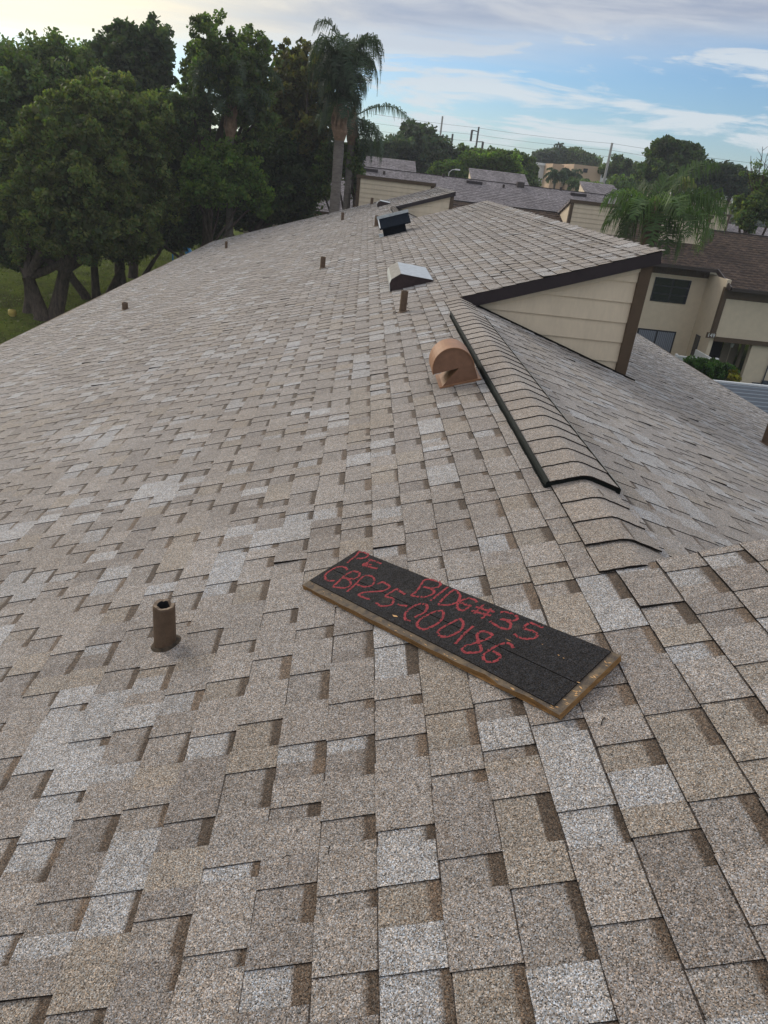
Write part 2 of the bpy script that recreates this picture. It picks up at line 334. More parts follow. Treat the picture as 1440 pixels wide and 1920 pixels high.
TONES = [((0.330, 0.330, 0.330), .18), ((0.283, 0.262, 0.241), .28), ((0.262, 0.243, 0.225), .28), ((0.232, 0.213, 0.197), .14), ((0.270, 0.243, 0.210), .12)]
def tone():
    r = rnd.random(); a = 0
    for c, w in TONES:
        a += w
        if r < a: break
    k = rnd.uniform(.93, 1.07); return tuple(q * k for q in c)
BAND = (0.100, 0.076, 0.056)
COURSE_SHADE = (0.060, 0.050, 0.044)  # dark strip below each butt: course shadow line put into the colour
def wob(y, k): return 0.0022 * math.sin(y * 2.3 + k * 1.7) + 0.0018 * math.sin(y * 0.71 + k * 0.9) + 0.0012 * math.sin(y * 9.1 + k * 4)
def hgt(s, y): return 0.004 * math.sin(y * 0.9 + s * 0.6) + 0.003 * math.sin(y * 2.1 - s * 1.3)
pieces = []                                                          # (distance, MB)
def course(k, S_, N_, s0, y0, y1, s_end, right):
    s1 = min(s0 + EXP + 0.012, s_end + 0.012)
    y = y0; tooth = rnd.random() < .5; c = tone()
    while y < y1 - 0.01:
        if tooth: w = rnd.choice((.08, .10, .13, .16, .19, .24)) * rnd.uniform(.9, 1.1)
        else: w = rnd.choice((.04, .08, .10, .13, .16)) * rnd.uniform(.9, 1.1)
        ye = min(y + w, y1)
        if y1 - ye < 0.03: ye = y1
        if rnd.random() < .72: c = tone()
        mb = MB(); lift = 0.0
        if tooth and rnd.random() < .035: lift = rnd.uniform(.003, .010)
        hb = (0.0105 if tooth else 0.0075) ; ht = (0.0042 if tooth else 0.0010)
        ja, jb = rnd.uniform(-.002, .002), rnd.uniform(-.002, .002); yj = rnd.uniform(-.0025, .0025)
        def P(s, yy, h): return S_ * s + N_ * (h + hgt(s, yy)) + np.array([0, yy, 0])
        sa = s0 + wob(y, k) + ja; sb = s0 + wob(ye, k) + jb
        if not tooth: sa += .0015; sb += .0015
        # top, with optional colour change along the piece
        cuts = [y, ye]
        if w > .12 and rnd.random() < .38: cuts = [y, y + (ye - y) * rnd.uniform(.3, .7), ye]
        for q in range(len(cuts) - 1):
            u0, u1 = cuts[q], cuts[q + 1]; f0 = (u0 - y) / max(1e-6, ye - y); f1 = (u1 - y) / max(1e-6, ye - y)
            a0 = sa + (sb - sa) * f0; a1 = sa + (sb - sa) * f1
            cq = c if q == 0 else tone()
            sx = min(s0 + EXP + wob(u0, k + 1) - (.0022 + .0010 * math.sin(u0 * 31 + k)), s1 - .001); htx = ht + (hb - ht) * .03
            lf0 = lift * (1 - f0); lf1 = lift * (1 - f1)
            def rr(s, e): return e + (hb - ht) * max(0, min(1, (s0 + EXP - s) / EXP)) + ht
            if tooth:
                pts = [P(a0, u0, hb + lf0), P(a1, u1, hb + lf1), P(sx, u1, htx), P(sx, u0, htx)]
                tq = [(pts, cq), ([P(sx, u0, htx), P(sx, u1, htx), P(s1, u1, ht), P(s1, u0, ht)], COURSE_SHADE)]
            else:
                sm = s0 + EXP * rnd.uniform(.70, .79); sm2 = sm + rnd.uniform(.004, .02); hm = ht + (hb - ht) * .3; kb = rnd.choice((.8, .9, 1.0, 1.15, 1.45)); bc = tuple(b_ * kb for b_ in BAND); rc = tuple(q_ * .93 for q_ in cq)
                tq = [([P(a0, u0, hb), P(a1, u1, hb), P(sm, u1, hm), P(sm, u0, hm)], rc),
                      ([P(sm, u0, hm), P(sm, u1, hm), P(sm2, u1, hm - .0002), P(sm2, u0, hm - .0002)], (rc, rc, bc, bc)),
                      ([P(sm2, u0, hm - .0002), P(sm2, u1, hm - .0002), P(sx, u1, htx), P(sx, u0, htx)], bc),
                      ([P(sx, u0, htx), P(sx, u1, htx), P(s1, u1, ht), P(s1, u0, ht)], COURSE_SHADE)]
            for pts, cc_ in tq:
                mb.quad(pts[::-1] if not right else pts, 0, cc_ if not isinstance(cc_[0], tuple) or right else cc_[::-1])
            bq = [P(a0, u0, -.011), P(a1, u1, -.011), P(a1, u1, hb + lf1), P(a0, u0, hb + lf0)]
            mb.quad(bq if not right else bq[::-1], 1)
        nq = [P(s1, y, -.011), P(sa, y, -.011), P(sa, y, hb + lift), P(s1, y, ht)]; mb.quad(nq if not right else nq[::-1], 1)
        fq = [P(sa, ye, -.011), P(s1, ye, -.011), P(s1, ye, ht), P(sa, ye, hb)]; mb.quad(fq if not right else fq[::-1], 1)
        cen = P((s0 + s1) / 2, (y + ye) / 2, .005)
        pieces.append((cen, mb, tooth)); y = ye; tooth = not tooth
def fill(S_, N_, kmin, kmax, s_of, segs_of, right):
    for k in range(kmin, kmax):
        s0 = s_of(k)
        for (a, b, se) in segs_of(s0): course(k, S_, N_, s0, a, b, se, right)
kE = int(math.floor((SL - SREF) / EXP))
def segL(s0):
    if s0 + EXP + .012 < 0.0: return [(YN, YF, 99)]
    if s0 > ST - .02: return []
    if s0 < -0.0: return [(-4.0, 2.12, 99), (2.12, 7.66, -.013), (7.66, 19.55, 99), (19.55, 26.5, -.013), (26.5, 33.0, 99)]
    return [(a, b, ST) for a, b in RAISED]
fill(SV, NV, kE, int((ST - SREF) / EXP) + 1, lambda k: max(SREF + k * EXP, SL - .02), segL, False)
def segR(s0):
    if s0 > -0.06: return []
    return [(2.06, YF, -0.005)]
SREFR = -1.06
fill(SR, NR, int(math.floor((SRT - SREFR) / EXP)), 8, lambda k: max(SREFR + k * EXP, SRT - .02), segR, True)
# the 300 pieces that show largest become single shingles; the rest is one field
def vis(p):
    c = RW.T @ (p - CAM)
    if c[2] > -0.3: return 1e9
    u = CX + FPX * c[0] / -c[2]; v = CY - FPX * c[1] / -c[2]
    if u < -30 or u > 1470 or v > 1950 or v < -20: return 1e9
    return float(np.linalg.norm(p - CAM))
pieces = [(vis(p), p, mb) for p, mb, t in pieces]
pieces.sort(key=lambda q: q[0])
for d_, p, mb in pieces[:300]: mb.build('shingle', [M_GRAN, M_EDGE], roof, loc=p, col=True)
field = MB()
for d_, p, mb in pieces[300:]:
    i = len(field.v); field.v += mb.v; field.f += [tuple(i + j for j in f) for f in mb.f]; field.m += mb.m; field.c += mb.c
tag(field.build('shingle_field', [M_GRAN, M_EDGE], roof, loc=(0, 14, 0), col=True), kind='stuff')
# drip edges along the eaves and rakes
def PL(s, y, h): return SV * s + NV * h + np.array([0, y, 0])
def PR(s, y, h): return SR * s + NR * h + np.array([0, y, 0])
dr = MB(); dr.box(-7.42, -7.385, YN, YF, -2.62, -2.455); dr.build('eave_fascia', M_BROWN, home)
dr = MB(); dr.box(7.105, 7.14, YN, YF, -2.53, -2.365); dr.build('eave_fascia', M_BROWN, home)

for a, b in RAISED:
    y = a
    while y < b - .02:
        y2 = min(y + .30, b); mb = MB(); c = tone(); P = lambda s, yy, h: SV * s + NV * h + np.array([0, yy, 0])
        q = [P(ST - .13, y - .004, .016), P(ST + .02, y - .004, .016), P(ST + .02, y2 + .02, .0125), P(ST - .13, y2 + .02, .0125)]
        mb.quad(q, 0, c); mb.quad([P(ST - .13, y2 + .02, .0), P(ST - .13, y - .004, .0), q[0], q[3]], 1); mb.quad([P(ST - .13, y - .004, .0), P(ST + .02, y - .004, .0), q[1], q[0]], 1); mb.quad([P(ST + .02, y - .004, 0), P(ST + .02, y2 + .02, 0), q[2], q[1]], 1)
        mb.build('edge_shingle', [M_GRAN, M_EDGE], roof, col=True); y = y2
# ridge cap shingles
def cap_profile(hw, lift, thick=0.006, bend=0.03):
    pts = []
    for j in range(13):
        x = -hw + 2 * hw * j / 12
        z = -abs(x) / 3 if abs(x) > bend else -bend / 3 - (bend / 3) * 0 + 0
        if abs(x) <= bend: z = -bend / 6 - (x * x) / (6 * bend)
        pts.append((x * .9487, z * .9487 + lift))
    return pts
def cap_piece(y0, y1, hw, lift, name='ridge_cap', skirt=.0065):
    # near edge (y0) rides on top of the piece in front of it
    mb = MB(); c = (.272, .244, .215); ck = rnd.uniform(.9, 1.08); c = tuple(q * ck for q in c); c2 = tuple(b_ * 1.25 for b_ in BAND)
    jl = rnd.uniform(0, .002); y0j = [y0 + rnd.uniform(-.003, .003) + 0.008 * (abs(j - 6) / 6.) for j in range(13)]
    a = cap_profile(hw, lift + 0.0095 + jl); b = cap_profile(hw - .004, lift + 0.004)
    band = rnd.uniform(.74, .86)
    for j in range(12):
        p0 = (a[j][0], y0j[j], a[j][1]); p1 = (a[j + 1][0], y0j[j + 1], a[j + 1][1])
        q0 = (b[j][0], y1 + .02, b[j][1]); q1 = (b[j + 1][0], y1 + .02, b[j + 1][1])
        m0 = tuple(p0[i] + (q0[i] - p0[i]) * band for i in range(3)); m1 = tuple(p1[i] + (q1[i] - p1[i]) * band for i in range(3))
        mb.quad([p0, p1, m1, m0], 0, c); mb.quad([m0, m1, q1, q0], 0, c if j < 7 or rnd.random() < .3 else c)
        mb.quad([(p0[0], p0[1], p0[2] - skirt), (p1[0], p1[1], p1[2] - skirt), p1, p0], 1)
    for (e, s_) in ((0, 1), (12, -1)):
        p = (a[e][0], y0j[e], a[e][1]); q = (b[e][0], y1 + .02, b[e][1])
        f = [(p[0], p[1], p[2] - .008), p, q, (q[0], q[1], q[2] - .008)]
        mb.quad(f if s_ > 0 else f[::-1], 1)
    return mb.build(name, [M_GRAN, M_EDGE], roof, col=True)
for y0, y1, off in ((2.10, 2.83, .012), (6.84, 7.66, .012), (19.55, 20.3, .012), (25.6, 26.5, .012)):
    n_ = max(1, round((y1 - y0) / .165)); st_ = (y1 - y0) / n_
    for i in range(n_): cap_piece(y0 + i * st_, y0 + (i + 1) * st_, .155, off - (.006 if i == 0 and y0 < 3 else 0), skirt=.02 if i == 0 else .0065)
def ridge_vent(y0, y1):
    vt = MB(); hw = .158; top = .034
    n = max(2, int((y1 - y0) / .165)); 
    # base profile strip with two side louvre rails and an open near end
    for sx in (-1, 1):
        x0, x1 = sx * hw, sx * (hw + .012)
        za, zb = -abs(x0) / 3, -abs(x1) / 3
        pr = [(x0, za + .001), (x1, zb + .001), (x1, zb + top + .002), (x0, za + top + .011)]
        if sx < 0: pr = pr[::-1]
        r_ = MB(); r_.prism(pr, lambda p, t: (p[0], t, p[1]), y0 + .01, y1 - .005)
        # little louvre ribs
        yy = y0 + .02
        while yy < y1 - .02:
            r_.box(min(x1, x1 + sx * .004), max(x1, x1 + sx * .004), yy, yy + .006, zb + .004, zb + top - .010); yy += .016
        rail = r_.build('vent_rail', M_BLACKPL, roof)
        l_ = MB(); xa, xb = sx * (hw + .002), sx * (hw + .013)
        zA, zB = -abs(xa) / 3 + top + .0118, -abs(xb) / 3 + top + .0045
        pp = [(xa, zA), (xb, zB), (xb, zB + .003), (xa, zA + .003)]
        if sx < 0: pp = pp[::-1]
        l_.prism(pp, lambda p, t: (p[0], t, p[1]), y0 + .005, y1); l_.build('vent_rail_lip', M_GREYPL if sx > 0 else M_BLACKPL, roof)
    e_ = MB(); a = cap_profile(hw / .9487, top + .001); b = cap_profile(hw / .9487, .002)
    for j in range(12):
        e_.quad([(b[j][0], y0 + .012, b[j][1]), (b[j + 1][0], y0 + .012, b[j + 1][1]), (a[j + 1][0], y0 + .012, a[j + 1][1]), (a[j][0], y0 + .012, a[j][1])])
        e_.quad([(b[j][0], y1, b[j][1]), (a[j][0], y1, a[j][1]), (a[j + 1][0], y1, a[j + 1][1]), (b[j + 1][0], y1, b[j + 1][1])])
        e_.quad([(a[j][0], y0 + .012, a[j][1]), (a[j + 1][0], y0 + .012, a[j + 1][1]), (a[j + 1][0], y1, a[j + 1][1]), (a[j][0], y1, a[j][1])])
    e_.build('ridge_vent', M_BLACKPL, roof)
    st_ = (y1 - y0) / n
    for i in range(n): cap_piece(y0 + i * st_, y0 + (i + 1) * st_, hw / .9487 - .002, top - .002)
ridge_vent(2.83, 6.84); ridge_vent(20.3, 25.6)

# clerestory walls under the raised roof planes
def lap_side(yw, facing, y0, y1):
    """triangular side wall at y = yw, facing -Y (facing=-1) or +Y"""
    XW = 1.87; rows = []
    zt = lambda x: x / 3 - TH - .012; zb = lambda x: -x / 3 + .004
    bk = MB(); yy = yw
    pr = [(0.16, -.05), (XW, zb(XW) - .02), (XW, zt(XW)), (0.18, -.045)]
    h = 0.212; z = -0.72
    base = -.72; k = 0
    while base < zt(XW):
        a, b = base, min(base + h, zt(XW) - .002)
        if b - a < .02: break
        # row polygon: clipped by the lower roof line and the raised rake
        def xl(zv): return max(.02, -3 * (zv - .004)) if zv < 0 else 3 * (zv + TH + .012)
        pts = []
        xs0, xs1 = xl(a), xl(b)
        zmid = -.05
        poly = [(xs0, a), (XW, a), (XW, b), (xs1, b)]
        if a < zmid < b: poly.append((xl(zmid) if False else .17, zmid))
        poly = [(min(x, XW), zz) for x, zz in poly]
        mb = MB(); f = facing
        t0, t1 = .022, .006                       # lap: bottom edge proud, top edge back
        def pt(x, zz, back=False):
            fr = (zz - a) / max(1e-5, h); tt = 0 if back else t0 + (t1 - t0) * fr
            return (x, yw + f * tt, zz)
        n_ = len(poly); F = [pt(*p) for p in poly]; B_ = [pt(*p, True) for p in poly]
        if f < 0:
            mb.quad(F)
            for j in range(n_): mb.quad([B_[j], B_[(j + 1) % n_], F[(j + 1) % n_], F[j]])
        else:
            mb.quad(F[::-1])
            for j in range(n_): mb.quad([F[j], F[(j + 1) % n_], B_[(j + 1) % n_], B_[j]])
        mb.build('siding_board', M_SIDING, home)
        base += h; k += 1
for ri, (a, b) in enumerate(RAISED):
    faces = []
    if ri > 0: lap_side(a + .10, -1, a, b)
    if ri < 2: lap_side(b - .10, 1, a, b)
    core = MB()                                   # body of the clerestory
    ya, yb = a + .10, b - .10
    pr = [(.2, -.06), (1.855, -.61), (1.855, .51), (.22, -.05)]
    core.prism(pr, lambda p, t: (p[0], t, p[1]), ya, yb); core.build('clerestory_wall', M_SIDING, home)
    # rake fascia and drip edge, near and far
    for yy, f in ((a, -1), (b, 1)):
        fa = MB(); y_0, y_1 = (yy - .004, yy + .03) if f < 0 else (yy - .03, yy + .004)
        fa.hexa([PL(.02, y_0, -.118), PL(ST + .01, y_0, -.118), PL(ST + .01, y_1, -.118), PL(.02, y_1, -.118),
                 PL(-.012, y_0, .0015), PL(ST + .01, y_0, .0015), PL(ST + .01, y_1, .0015), PL(-.012, y_1, .0015)]); fa.build('rake_fascia', M_DKBROWN, home)
        # frieze under the rake
        fr = MB(); yq0, yq1 = (yy + .062, yy + .098) if f < 0 else (yy - .098, yy - .062)
        fr.hexa([PL(.42, yq0, -.165), PL(ST - .14, yq0, -.165), PL(ST - .14, yq1, -.165), PL(.42, yq1, -.165),
                 PL(.30, yq0, -TH - .001), PL(ST - .1, yq0, -TH - .001), PL(ST - .1, yq1, -TH - .001), PL(.30, yq1, -TH - .001)]); fr.build('frieze', M_SIDING, home)
        # corner post
        cp = MB(); yc0, yc1 = (yy + .055, yy + .20) if f < 0 else (yy - .20, yy - .055)
        cp.hexa([(1.87, yc0, -.635), (1.992, yc0, -.68), (1.992, yc1, -.68), (1.87, yc1, -.635), (1.87, yc0, .508), (1.992, yc0, .549), (1.992, yc1, .549), (1.87, yc1, .508)])
        cp.build('corner_post', M_BROWN, home)
    hf = MB(); hf.box(XT + .004, XT + .03, a, b, XT / 3 - .11, XT / 3 + .004); hf.build('high_fascia', M_DKBROWN, home)
    fw = MB(); fw.box(1.86, 1.895, a + .2, b - .2, -.64, .52); fw.build('clerestory_front', M_SIDING, home)
    yy = a + .8                                   # clerestory windows facing right
    while yy + 1.1 < b - .5:
        w_ = MB(); w_.box(1.893, 1.915, yy, yy + 1.1, -.1, .40); wf = w_.build('clerestory_window', M_FRAME, home)
        g_ = MB(); g_.box(1.916, 1.921, yy + .05, yy + 1.05, -.05, .35); g_.build('pane', M_GLASS, wf); yy += 2.2
# shadow/gap put in as a dark line where the siding meets the lower roof
for ri, (a, b) in enumerate(RAISED):
    for yy, f in ((a, -1), (b, 1)):
        if (ri == 0 and f < 0) or (ri == 2 and f > 0): continue
        fl = MB(); q0, q1 = (yy + .045, yy + .075) if f < 0 else (yy - .075, yy - .045)
        fl.hexa([PR(-2.22, q0, .0), PR(-.10, q0, .0), PR(-.10, q1, .0), PR(-2.22, q1, .0), PR(-2.22, q0, .022), PR(-.10, q0, .022), PR(-.10, q1, .022), PR(-2.22, q1, .022)][::1])
        fl.build('wall_shadow_gap', M_EDGE, home)

# ------------------------------------------------------------------ things on the roof
def on_left(x, y): return np.array([x, y, x / 3])
pipes = [(-1.67, 2.20, .18, .040, 'open brown vent pipe with chipped rim standing nearest, left of the black board'),
         (-.57, 7.58, .215, .037, 'tall brown vent pipe right in front of the silver hood'),
         (-1.70, 13.27, .19, .045, 'brown vent pipe standing alone left of the silver hood in mid slope'),
         (-5.45, 14.06, .135, .055, 'short brown vent pipe far down the left slope near the lawn'),
         (-5.58, 25.69, .22, .045, 'small brown vent pipe near the far left eave by the palm trunk'),
         (-1.74, 25.91, .24, .05, 'slim brown vent pipe on the far slope left of the black vent box'),
         (-.69, 19.9, .25, .06, 'brown vent pipe close behind the black vent box'),
         (-.74, 32.0, .24, .06, 'farthest brown vent pipe beside the farthest silver hood')]
M_MUD = mat('dirty_sealant', (.085, .060, .038), .9, col2=(.02, .016, .013), scale=45)
M_RIM = mat('lighter_pipe_rim', (.20, .145, .10), .7, var=.25, scale=60)  # rim set lighter than the pipe wall
def vent_pipe(x, y, h, r, label, zbase=None, right=False):
    z0 = (x / 3 if not right else -x / 3) + .008
    p = empty('vent_pipe', (x, y, z0), label, 'vent pipe', 'vent pipes through the roof')
    b = MB(); n = 20; ri = r * .62
    rad = []
    for j in range(n):
        a = 2 * PI * j / n; top = h + (rnd.uniform(-.005, .003) if h < .19 else 0)
        if r == .040 and j in (2, 3): top -= .014
        rad.append((a, top))
    def ring(rr, zf): return [(x + rr * math.cos(a), y + rr * math.sin(a), z0 + zf(t)) for a, t in rad]
    o0 = ring(r * 1.02, lambda t: -.06); o1 = ring(r, lambda t: t - .006); o2 = ring(r * .93, lambda t: t)
    i1 = ring(ri, lambda t: t - .002); i0 = ring(ri * .97, lambda t: t - .12)
    for j in range(n):
        q = (j + 1) % n
        b.quad([o0[j], o0[q], o1[q], o1[j]]); b.quad([o1[j], o1[q], o2[q], o2[j]]); b.quad([o2[j], o2[q], i1[q], i1[j]], 2)
        b.quad([i1[j], i1[q], i0[q], i0[j]], 1)
    b.quad(i0, 1); b.build('pipe', [M_PIPE, M_PIPEIN, M_RIM], p)
    f = MB(); S_, N_ = (SV, NV) if not right else (SR, NR)
    c0 = np.array([x, y, z0]); A_ = []; B_ = []; C_ = []
    for j in range(n):
        a = 2 * PI * j / n; k = 1 + rnd.uniform(-.04, .08)
        A_.append(c0 + S_ * math.cos(a) * r * 1.55 * k + np.array([0, 1, 0]) * math.sin(a) * r * 1.55 * k + N_ * .001)
        B_.append(c0 + S_ * math.cos(a) * r * 1.12 + np.array([0, 1, 0]) * math.sin(a) * r * 1.12 + N_ * .012)
        C_.append(c0 + S_ * math.cos(a) * r * 1.0 + np.array([0, 1, 0]) * math.sin(a) * r * 1.0 + N_ * .013)
    for j in range(n):
        q = (j + 1) % n; f.quad([A_[j], A_[q], B_[q], B_[j]]); f.quad([B_[j], B_[q], C_[q], C_[j]])
    f.build('flashing_collar', M_MUD if r == .040 else M_PIPE, p)
for q in pipes: vent_pipe(*q)
vent_pipe(3.80, 7.64, .30, .055, 'reddish brown vent pipe on the right slope at the photo edge', right=True)

# gooseneck vent (half round hood with a wedge mouth facing down the slope)
gv = empty('gooseneck_vent', (-.36, 4.8, -.11), 'rounded copper brown gooseneck vent beside the ridge vent', 'roof vent')
GC = on_left(-.345, 4.66) + NV * .115; 
def GP(a, r, y): return GC + SV * (math.cos(a) * r) + NV * (math.sin(a) * r) + np.array([0, y - 4.66, 0])
R_ = .142; y0, y1 = 4.66, 4.93; hb = MB()
a_start, a_end = math.radians(-8), math.radians(184)
arc = [a_start + (a_end - a_start) * j / 20 for j in range(21)]
for j in range(20):
    hb.quad([GP(arc[j], R_, y0 - .006), GP(arc[j + 1], R_, y0 - .006), GP(arc[j + 1], R_, y1), GP(arc[j], R_, y1)][::-1], 0)
    hb.quad([GP(arc[j], R_ - .006, y0), GP(arc[j + 1], R_ - .006, y0), GP(arc[j + 1], R_ - .006, y1), GP(arc[j], R_ - .006, y1)], 1)
    hb.quad([GP(arc[j], R_, y0 - .006), GP(arc[j], R_ - .006, y0 - .006), GP(arc[j + 1], R_ - .006, y0 - .006), GP(arc[j + 1], R_, y0 - .006)], 0)
hb.build('hood', [M_TERRA, M_PIPEIN], gv)
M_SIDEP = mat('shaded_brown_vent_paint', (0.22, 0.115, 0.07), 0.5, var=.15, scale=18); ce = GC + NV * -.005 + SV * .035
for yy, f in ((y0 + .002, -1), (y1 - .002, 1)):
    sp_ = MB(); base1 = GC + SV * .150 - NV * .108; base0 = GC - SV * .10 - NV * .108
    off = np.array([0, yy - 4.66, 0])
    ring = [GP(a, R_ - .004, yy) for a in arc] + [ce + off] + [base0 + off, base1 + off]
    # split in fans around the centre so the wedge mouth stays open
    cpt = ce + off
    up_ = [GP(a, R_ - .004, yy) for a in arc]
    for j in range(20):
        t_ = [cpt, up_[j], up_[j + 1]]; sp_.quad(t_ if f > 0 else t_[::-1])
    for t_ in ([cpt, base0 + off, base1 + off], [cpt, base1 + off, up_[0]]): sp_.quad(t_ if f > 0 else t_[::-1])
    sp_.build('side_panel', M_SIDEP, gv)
bs = MB(); o1_ = np.array([0, y0 - 4.66, 0]); o2_ = np.array([0, y1 - 4.66, 0])
base0 = GC - SV * .10 - NV * .108; base1 = GC + SV * .150 - NV * .108
bs.quad([base0 + o1_, base0 + o2_, ce + o2_, ce + o1_][::-1]); bs.quad([base1 + o1_, base1 + o2_, GP(arc[0], R_, y1), GP(arc[0], R_, y0)])
bs.build('throat', M_TERRA, gv)
fl = MB(); Q = lambda s, yy, h: GC + SV * s + NV * (h - .115) + np.array([0, yy, 0])
fl.hexa([Q(-.115, -.012, .0), Q(.17, -.012, .0), Q(.17, .31, .0), Q(-.115, .31, .0), Q(-.115, -.012, .013), Q(.17, -.012, .013), Q(.17, .31, .013), Q(-.115, .31, .013)])
fl.build('flange', M_TERRA, gv)

# galvanised vent hoods
def hood(x0, x1, y, yl, hgt_, label, front=.33):
    c = on_left((x0 + x1) / 2, y); e = empty('exhaust_hood', c, label, 'roof vent', 'exhaust hoods along the ridge')
    s0, s1 = x0 / SV[0], x1 / SV[0]; L = s1 - s0
    Pq = lambda s, yy, h: SV * s + NV * h + np.array([0, yy, 0])
    k = hgt_
    prof = [(s0, .012), (s0 + .015, k * .55), (s0 + .05, k * .80), (s0 + L * front, k), (s1, .035), (s1, .012)]
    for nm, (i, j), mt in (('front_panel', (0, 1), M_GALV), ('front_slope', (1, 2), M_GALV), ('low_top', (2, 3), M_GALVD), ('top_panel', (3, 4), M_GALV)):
        (sa, ha), (sb, hb_) = prof[i], prof[j]; q = MB(); t_ = .004
        ov = .012
        pts = [Pq(sa, y - ov, ha), Pq(sb, y - ov, hb_), Pq(sb, y + yl + ov, hb_), Pq(sa, y + yl + ov, ha)]
        low = [p - NV * t_ for p in pts]
        if i == 0: low = [p + SV * t_ for p in pts]
        q.hexa(low + pts); q.build(nm, mt, e)
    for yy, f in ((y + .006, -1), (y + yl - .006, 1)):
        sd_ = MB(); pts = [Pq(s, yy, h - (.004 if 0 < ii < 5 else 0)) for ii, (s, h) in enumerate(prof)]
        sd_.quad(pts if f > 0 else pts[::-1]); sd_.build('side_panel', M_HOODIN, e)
    f_ = MB(); f_.hexa([Pq(s0 - .05, y - .05, .004), Pq(s1 + .03, y - .05, .004), Pq(s1 + .03, y + yl + .05, .004), Pq(s0 - .05, y + yl + .05, .004),
                        Pq(s0 - .05, y - .05, .0125), Pq(s1 + .03, y - .05, .0125), Pq(s1 + .03, y + yl + .05, .0125), Pq(s0 - .05, y + yl + .05, .0125)]); 
    return e
hood(-.655, -.14, 9.02, 1.15, .19, 'silver galvanised exhaust hood behind the tall brown pipe')
hood(-.56, -.08, 28.75, 1.1, .19, 'farthest galvanised hood below the last clerestory roof')
# black vent box with a slanted lid
bb = empty('vent_box', on_left(-.36, 16.5), 'black vent box with bright metal lid edge on the far ridge', 'roof vent')
Pq = lambda s, yy, h: SV * s + NV * h + np.array([0, yy, 0])
def hx(s0, s1, y0, y1, h0, h1, nm, mt, tilt=0, par=bb):
    q = MB(); q.hexa([Pq(s0, y0, h0), Pq(s1, y0, h0), Pq(s1, y1, h0 + tilt), Pq(s0, y1, h0 + tilt), Pq(s0, y0, h1), Pq(s1, y0, h1), Pq(s1, y1, h1 + tilt), Pq(s0, y1, h1 + tilt)]); return q.build(nm, mt, par)
hx(-.60, -.10, 16.42, 17.0, .0, .17, 'base', M_BLACKMET)
hx(-.66, .02, 16.32, 16.75, .16, .185, 'lid', M_BLACKMET, tilt=.17)
hx(-.66, -.635, 16.34, 16.78, .186, .205, 'lid_edge', M_GALV, tilt=.17)
hx(-.67, .03, 16.765, 16.95, .365, .395, 'lid_top', M_GALV); hx(-.67, .03, 16.74, 16.76, .352, .412, 'lid_flashing', M_GALV)
hx(-.63, -.02, 16.78, 16.93, .17, .35, 'lid_body', M_BLACKMET)
hx(-.70, -.61, 16.3, 16.42, .012, .03, 'flange', M_GALV); hx(-.70, -.605, 16.44, 16.60, .012, .075, 'corner_clip', M_GALV)

# the board with crayon writing
BC = SV * 0 + np.array([-.6932, 2.0137, -.2311]); BU = SV * .6439 + np.array([0, -.7651, 0]); BV = SV * .7651 + np.array([0, .6439, 0])
board = empty('sign_board', BC, 'plank with black shingle strips and red crayon writing lying on the roof', 'board')
def BP(u, v, h): return BC + BU * u + BV * v + NV * h
def bhex(u0, u1, v0, v1, h0, h1, nm, mt, par, jit=0):
    q = MB(); q.hexa([BP(u0, v0, h0), BP(u1, v0, h0), BP(u1, v1, h0), BP(u0, v1, h0), BP(u0, v0, h1), BP(u1, v0, h1), BP(u1, v1, h1), BP(u0, v1, h1)]); return q.build(nm, mt, par)
pk = MB(); NU = 40
def edge_v(i): return -.144 + (0.004 * math.sin(i * .9) if i > 27 else 0.0012 * math.sin(i * 1.3)) + (.006 if i in (31, 32) else 0)
for i in range(NU):
    u0, u1 = -.612 + 1.225 * i / NU, -.612 + 1.225 * (i + 1) / NU; va, vb = edge_v(i), edge_v(i + 1)
    pk.quad([BP(u0, va, .033), BP(u1, vb, .033), BP(u1, .145, .033), BP(u0, .145, .033)], 0)
    pk.quad([BP(u0, va + .003, .013), BP(u1, vb + .003, .013), BP(u1, vb, .033), BP(u0, va, .033)], 1)
    pk.quad([BP(u1, .145, .013), BP(u0, .145, .013), BP(u0, .145, .033), BP(u1, .145, .033)], 1)
pk.quad([BP(.613, edge_v(NU), .013), BP(.613, .145, .013), BP(.613, .145, .033), BP(.613, edge_v(NU), .033)], 1)
pk.quad([BP(-.612, .145, .013), BP(-.612, edge_v(0), .013), BP(-.612, edge_v(0), .033), BP(-.612, .145, .033)], 1)
pk.quad([BP(-.612, .145, .0131), BP(.613, .145, .0131), BP(.613, -.144, .0131), BP(-.612, -.144, .0131)], 1)
pk.build('plywood', [M_WOOD, M_WOODE], board)
def black_mat():
    mt = granule_mat('black_shingle_granules', gscale=420.0); b = mt.node_tree.nodes['Principled BSDF']; b.inputs['Roughness'].default_value = .85; b.inputs['Sheen Weight'].default_value = 0; b.inputs['Specular IOR Level'].default_value = .12; return mt
M_BLK = black_mat()
def strip(pts, name):
    q = MB(); h0, h1 = .0335, .037
    top = [BP(u, v, h1) for u, v in pts]; bot = [BP(u, v, h0) for u, v in pts]; n_ = len(pts)
    q.quad(top, 0, (.027, .027, .029))
    for j in range(n_): q.quad([bot[j], bot[(j + 1) % n_], top[(j + 1) % n_], top[j]], 1, (.02, .02, .02))
    return q.build(name, [M_BLK, M_EDGE], board, col=True)
seam = [(-.608, -.0095), (-.3, -.0125), (0, -.0155), (.2, -.018), (.4, -.022), (.583, -.0262)]
strip([(-.606, -.108), (-.3, -.113), (0, -.118), (.25, -.121), (.42, -.126), (.583, -.131)] + [(u, v) for u, v in seam[::-1]], 'shingle_strip')
strip([(u, v + .0030) for u, v in seam] + [(.583, .142), (-.610, .146)], 'shingle_strip')
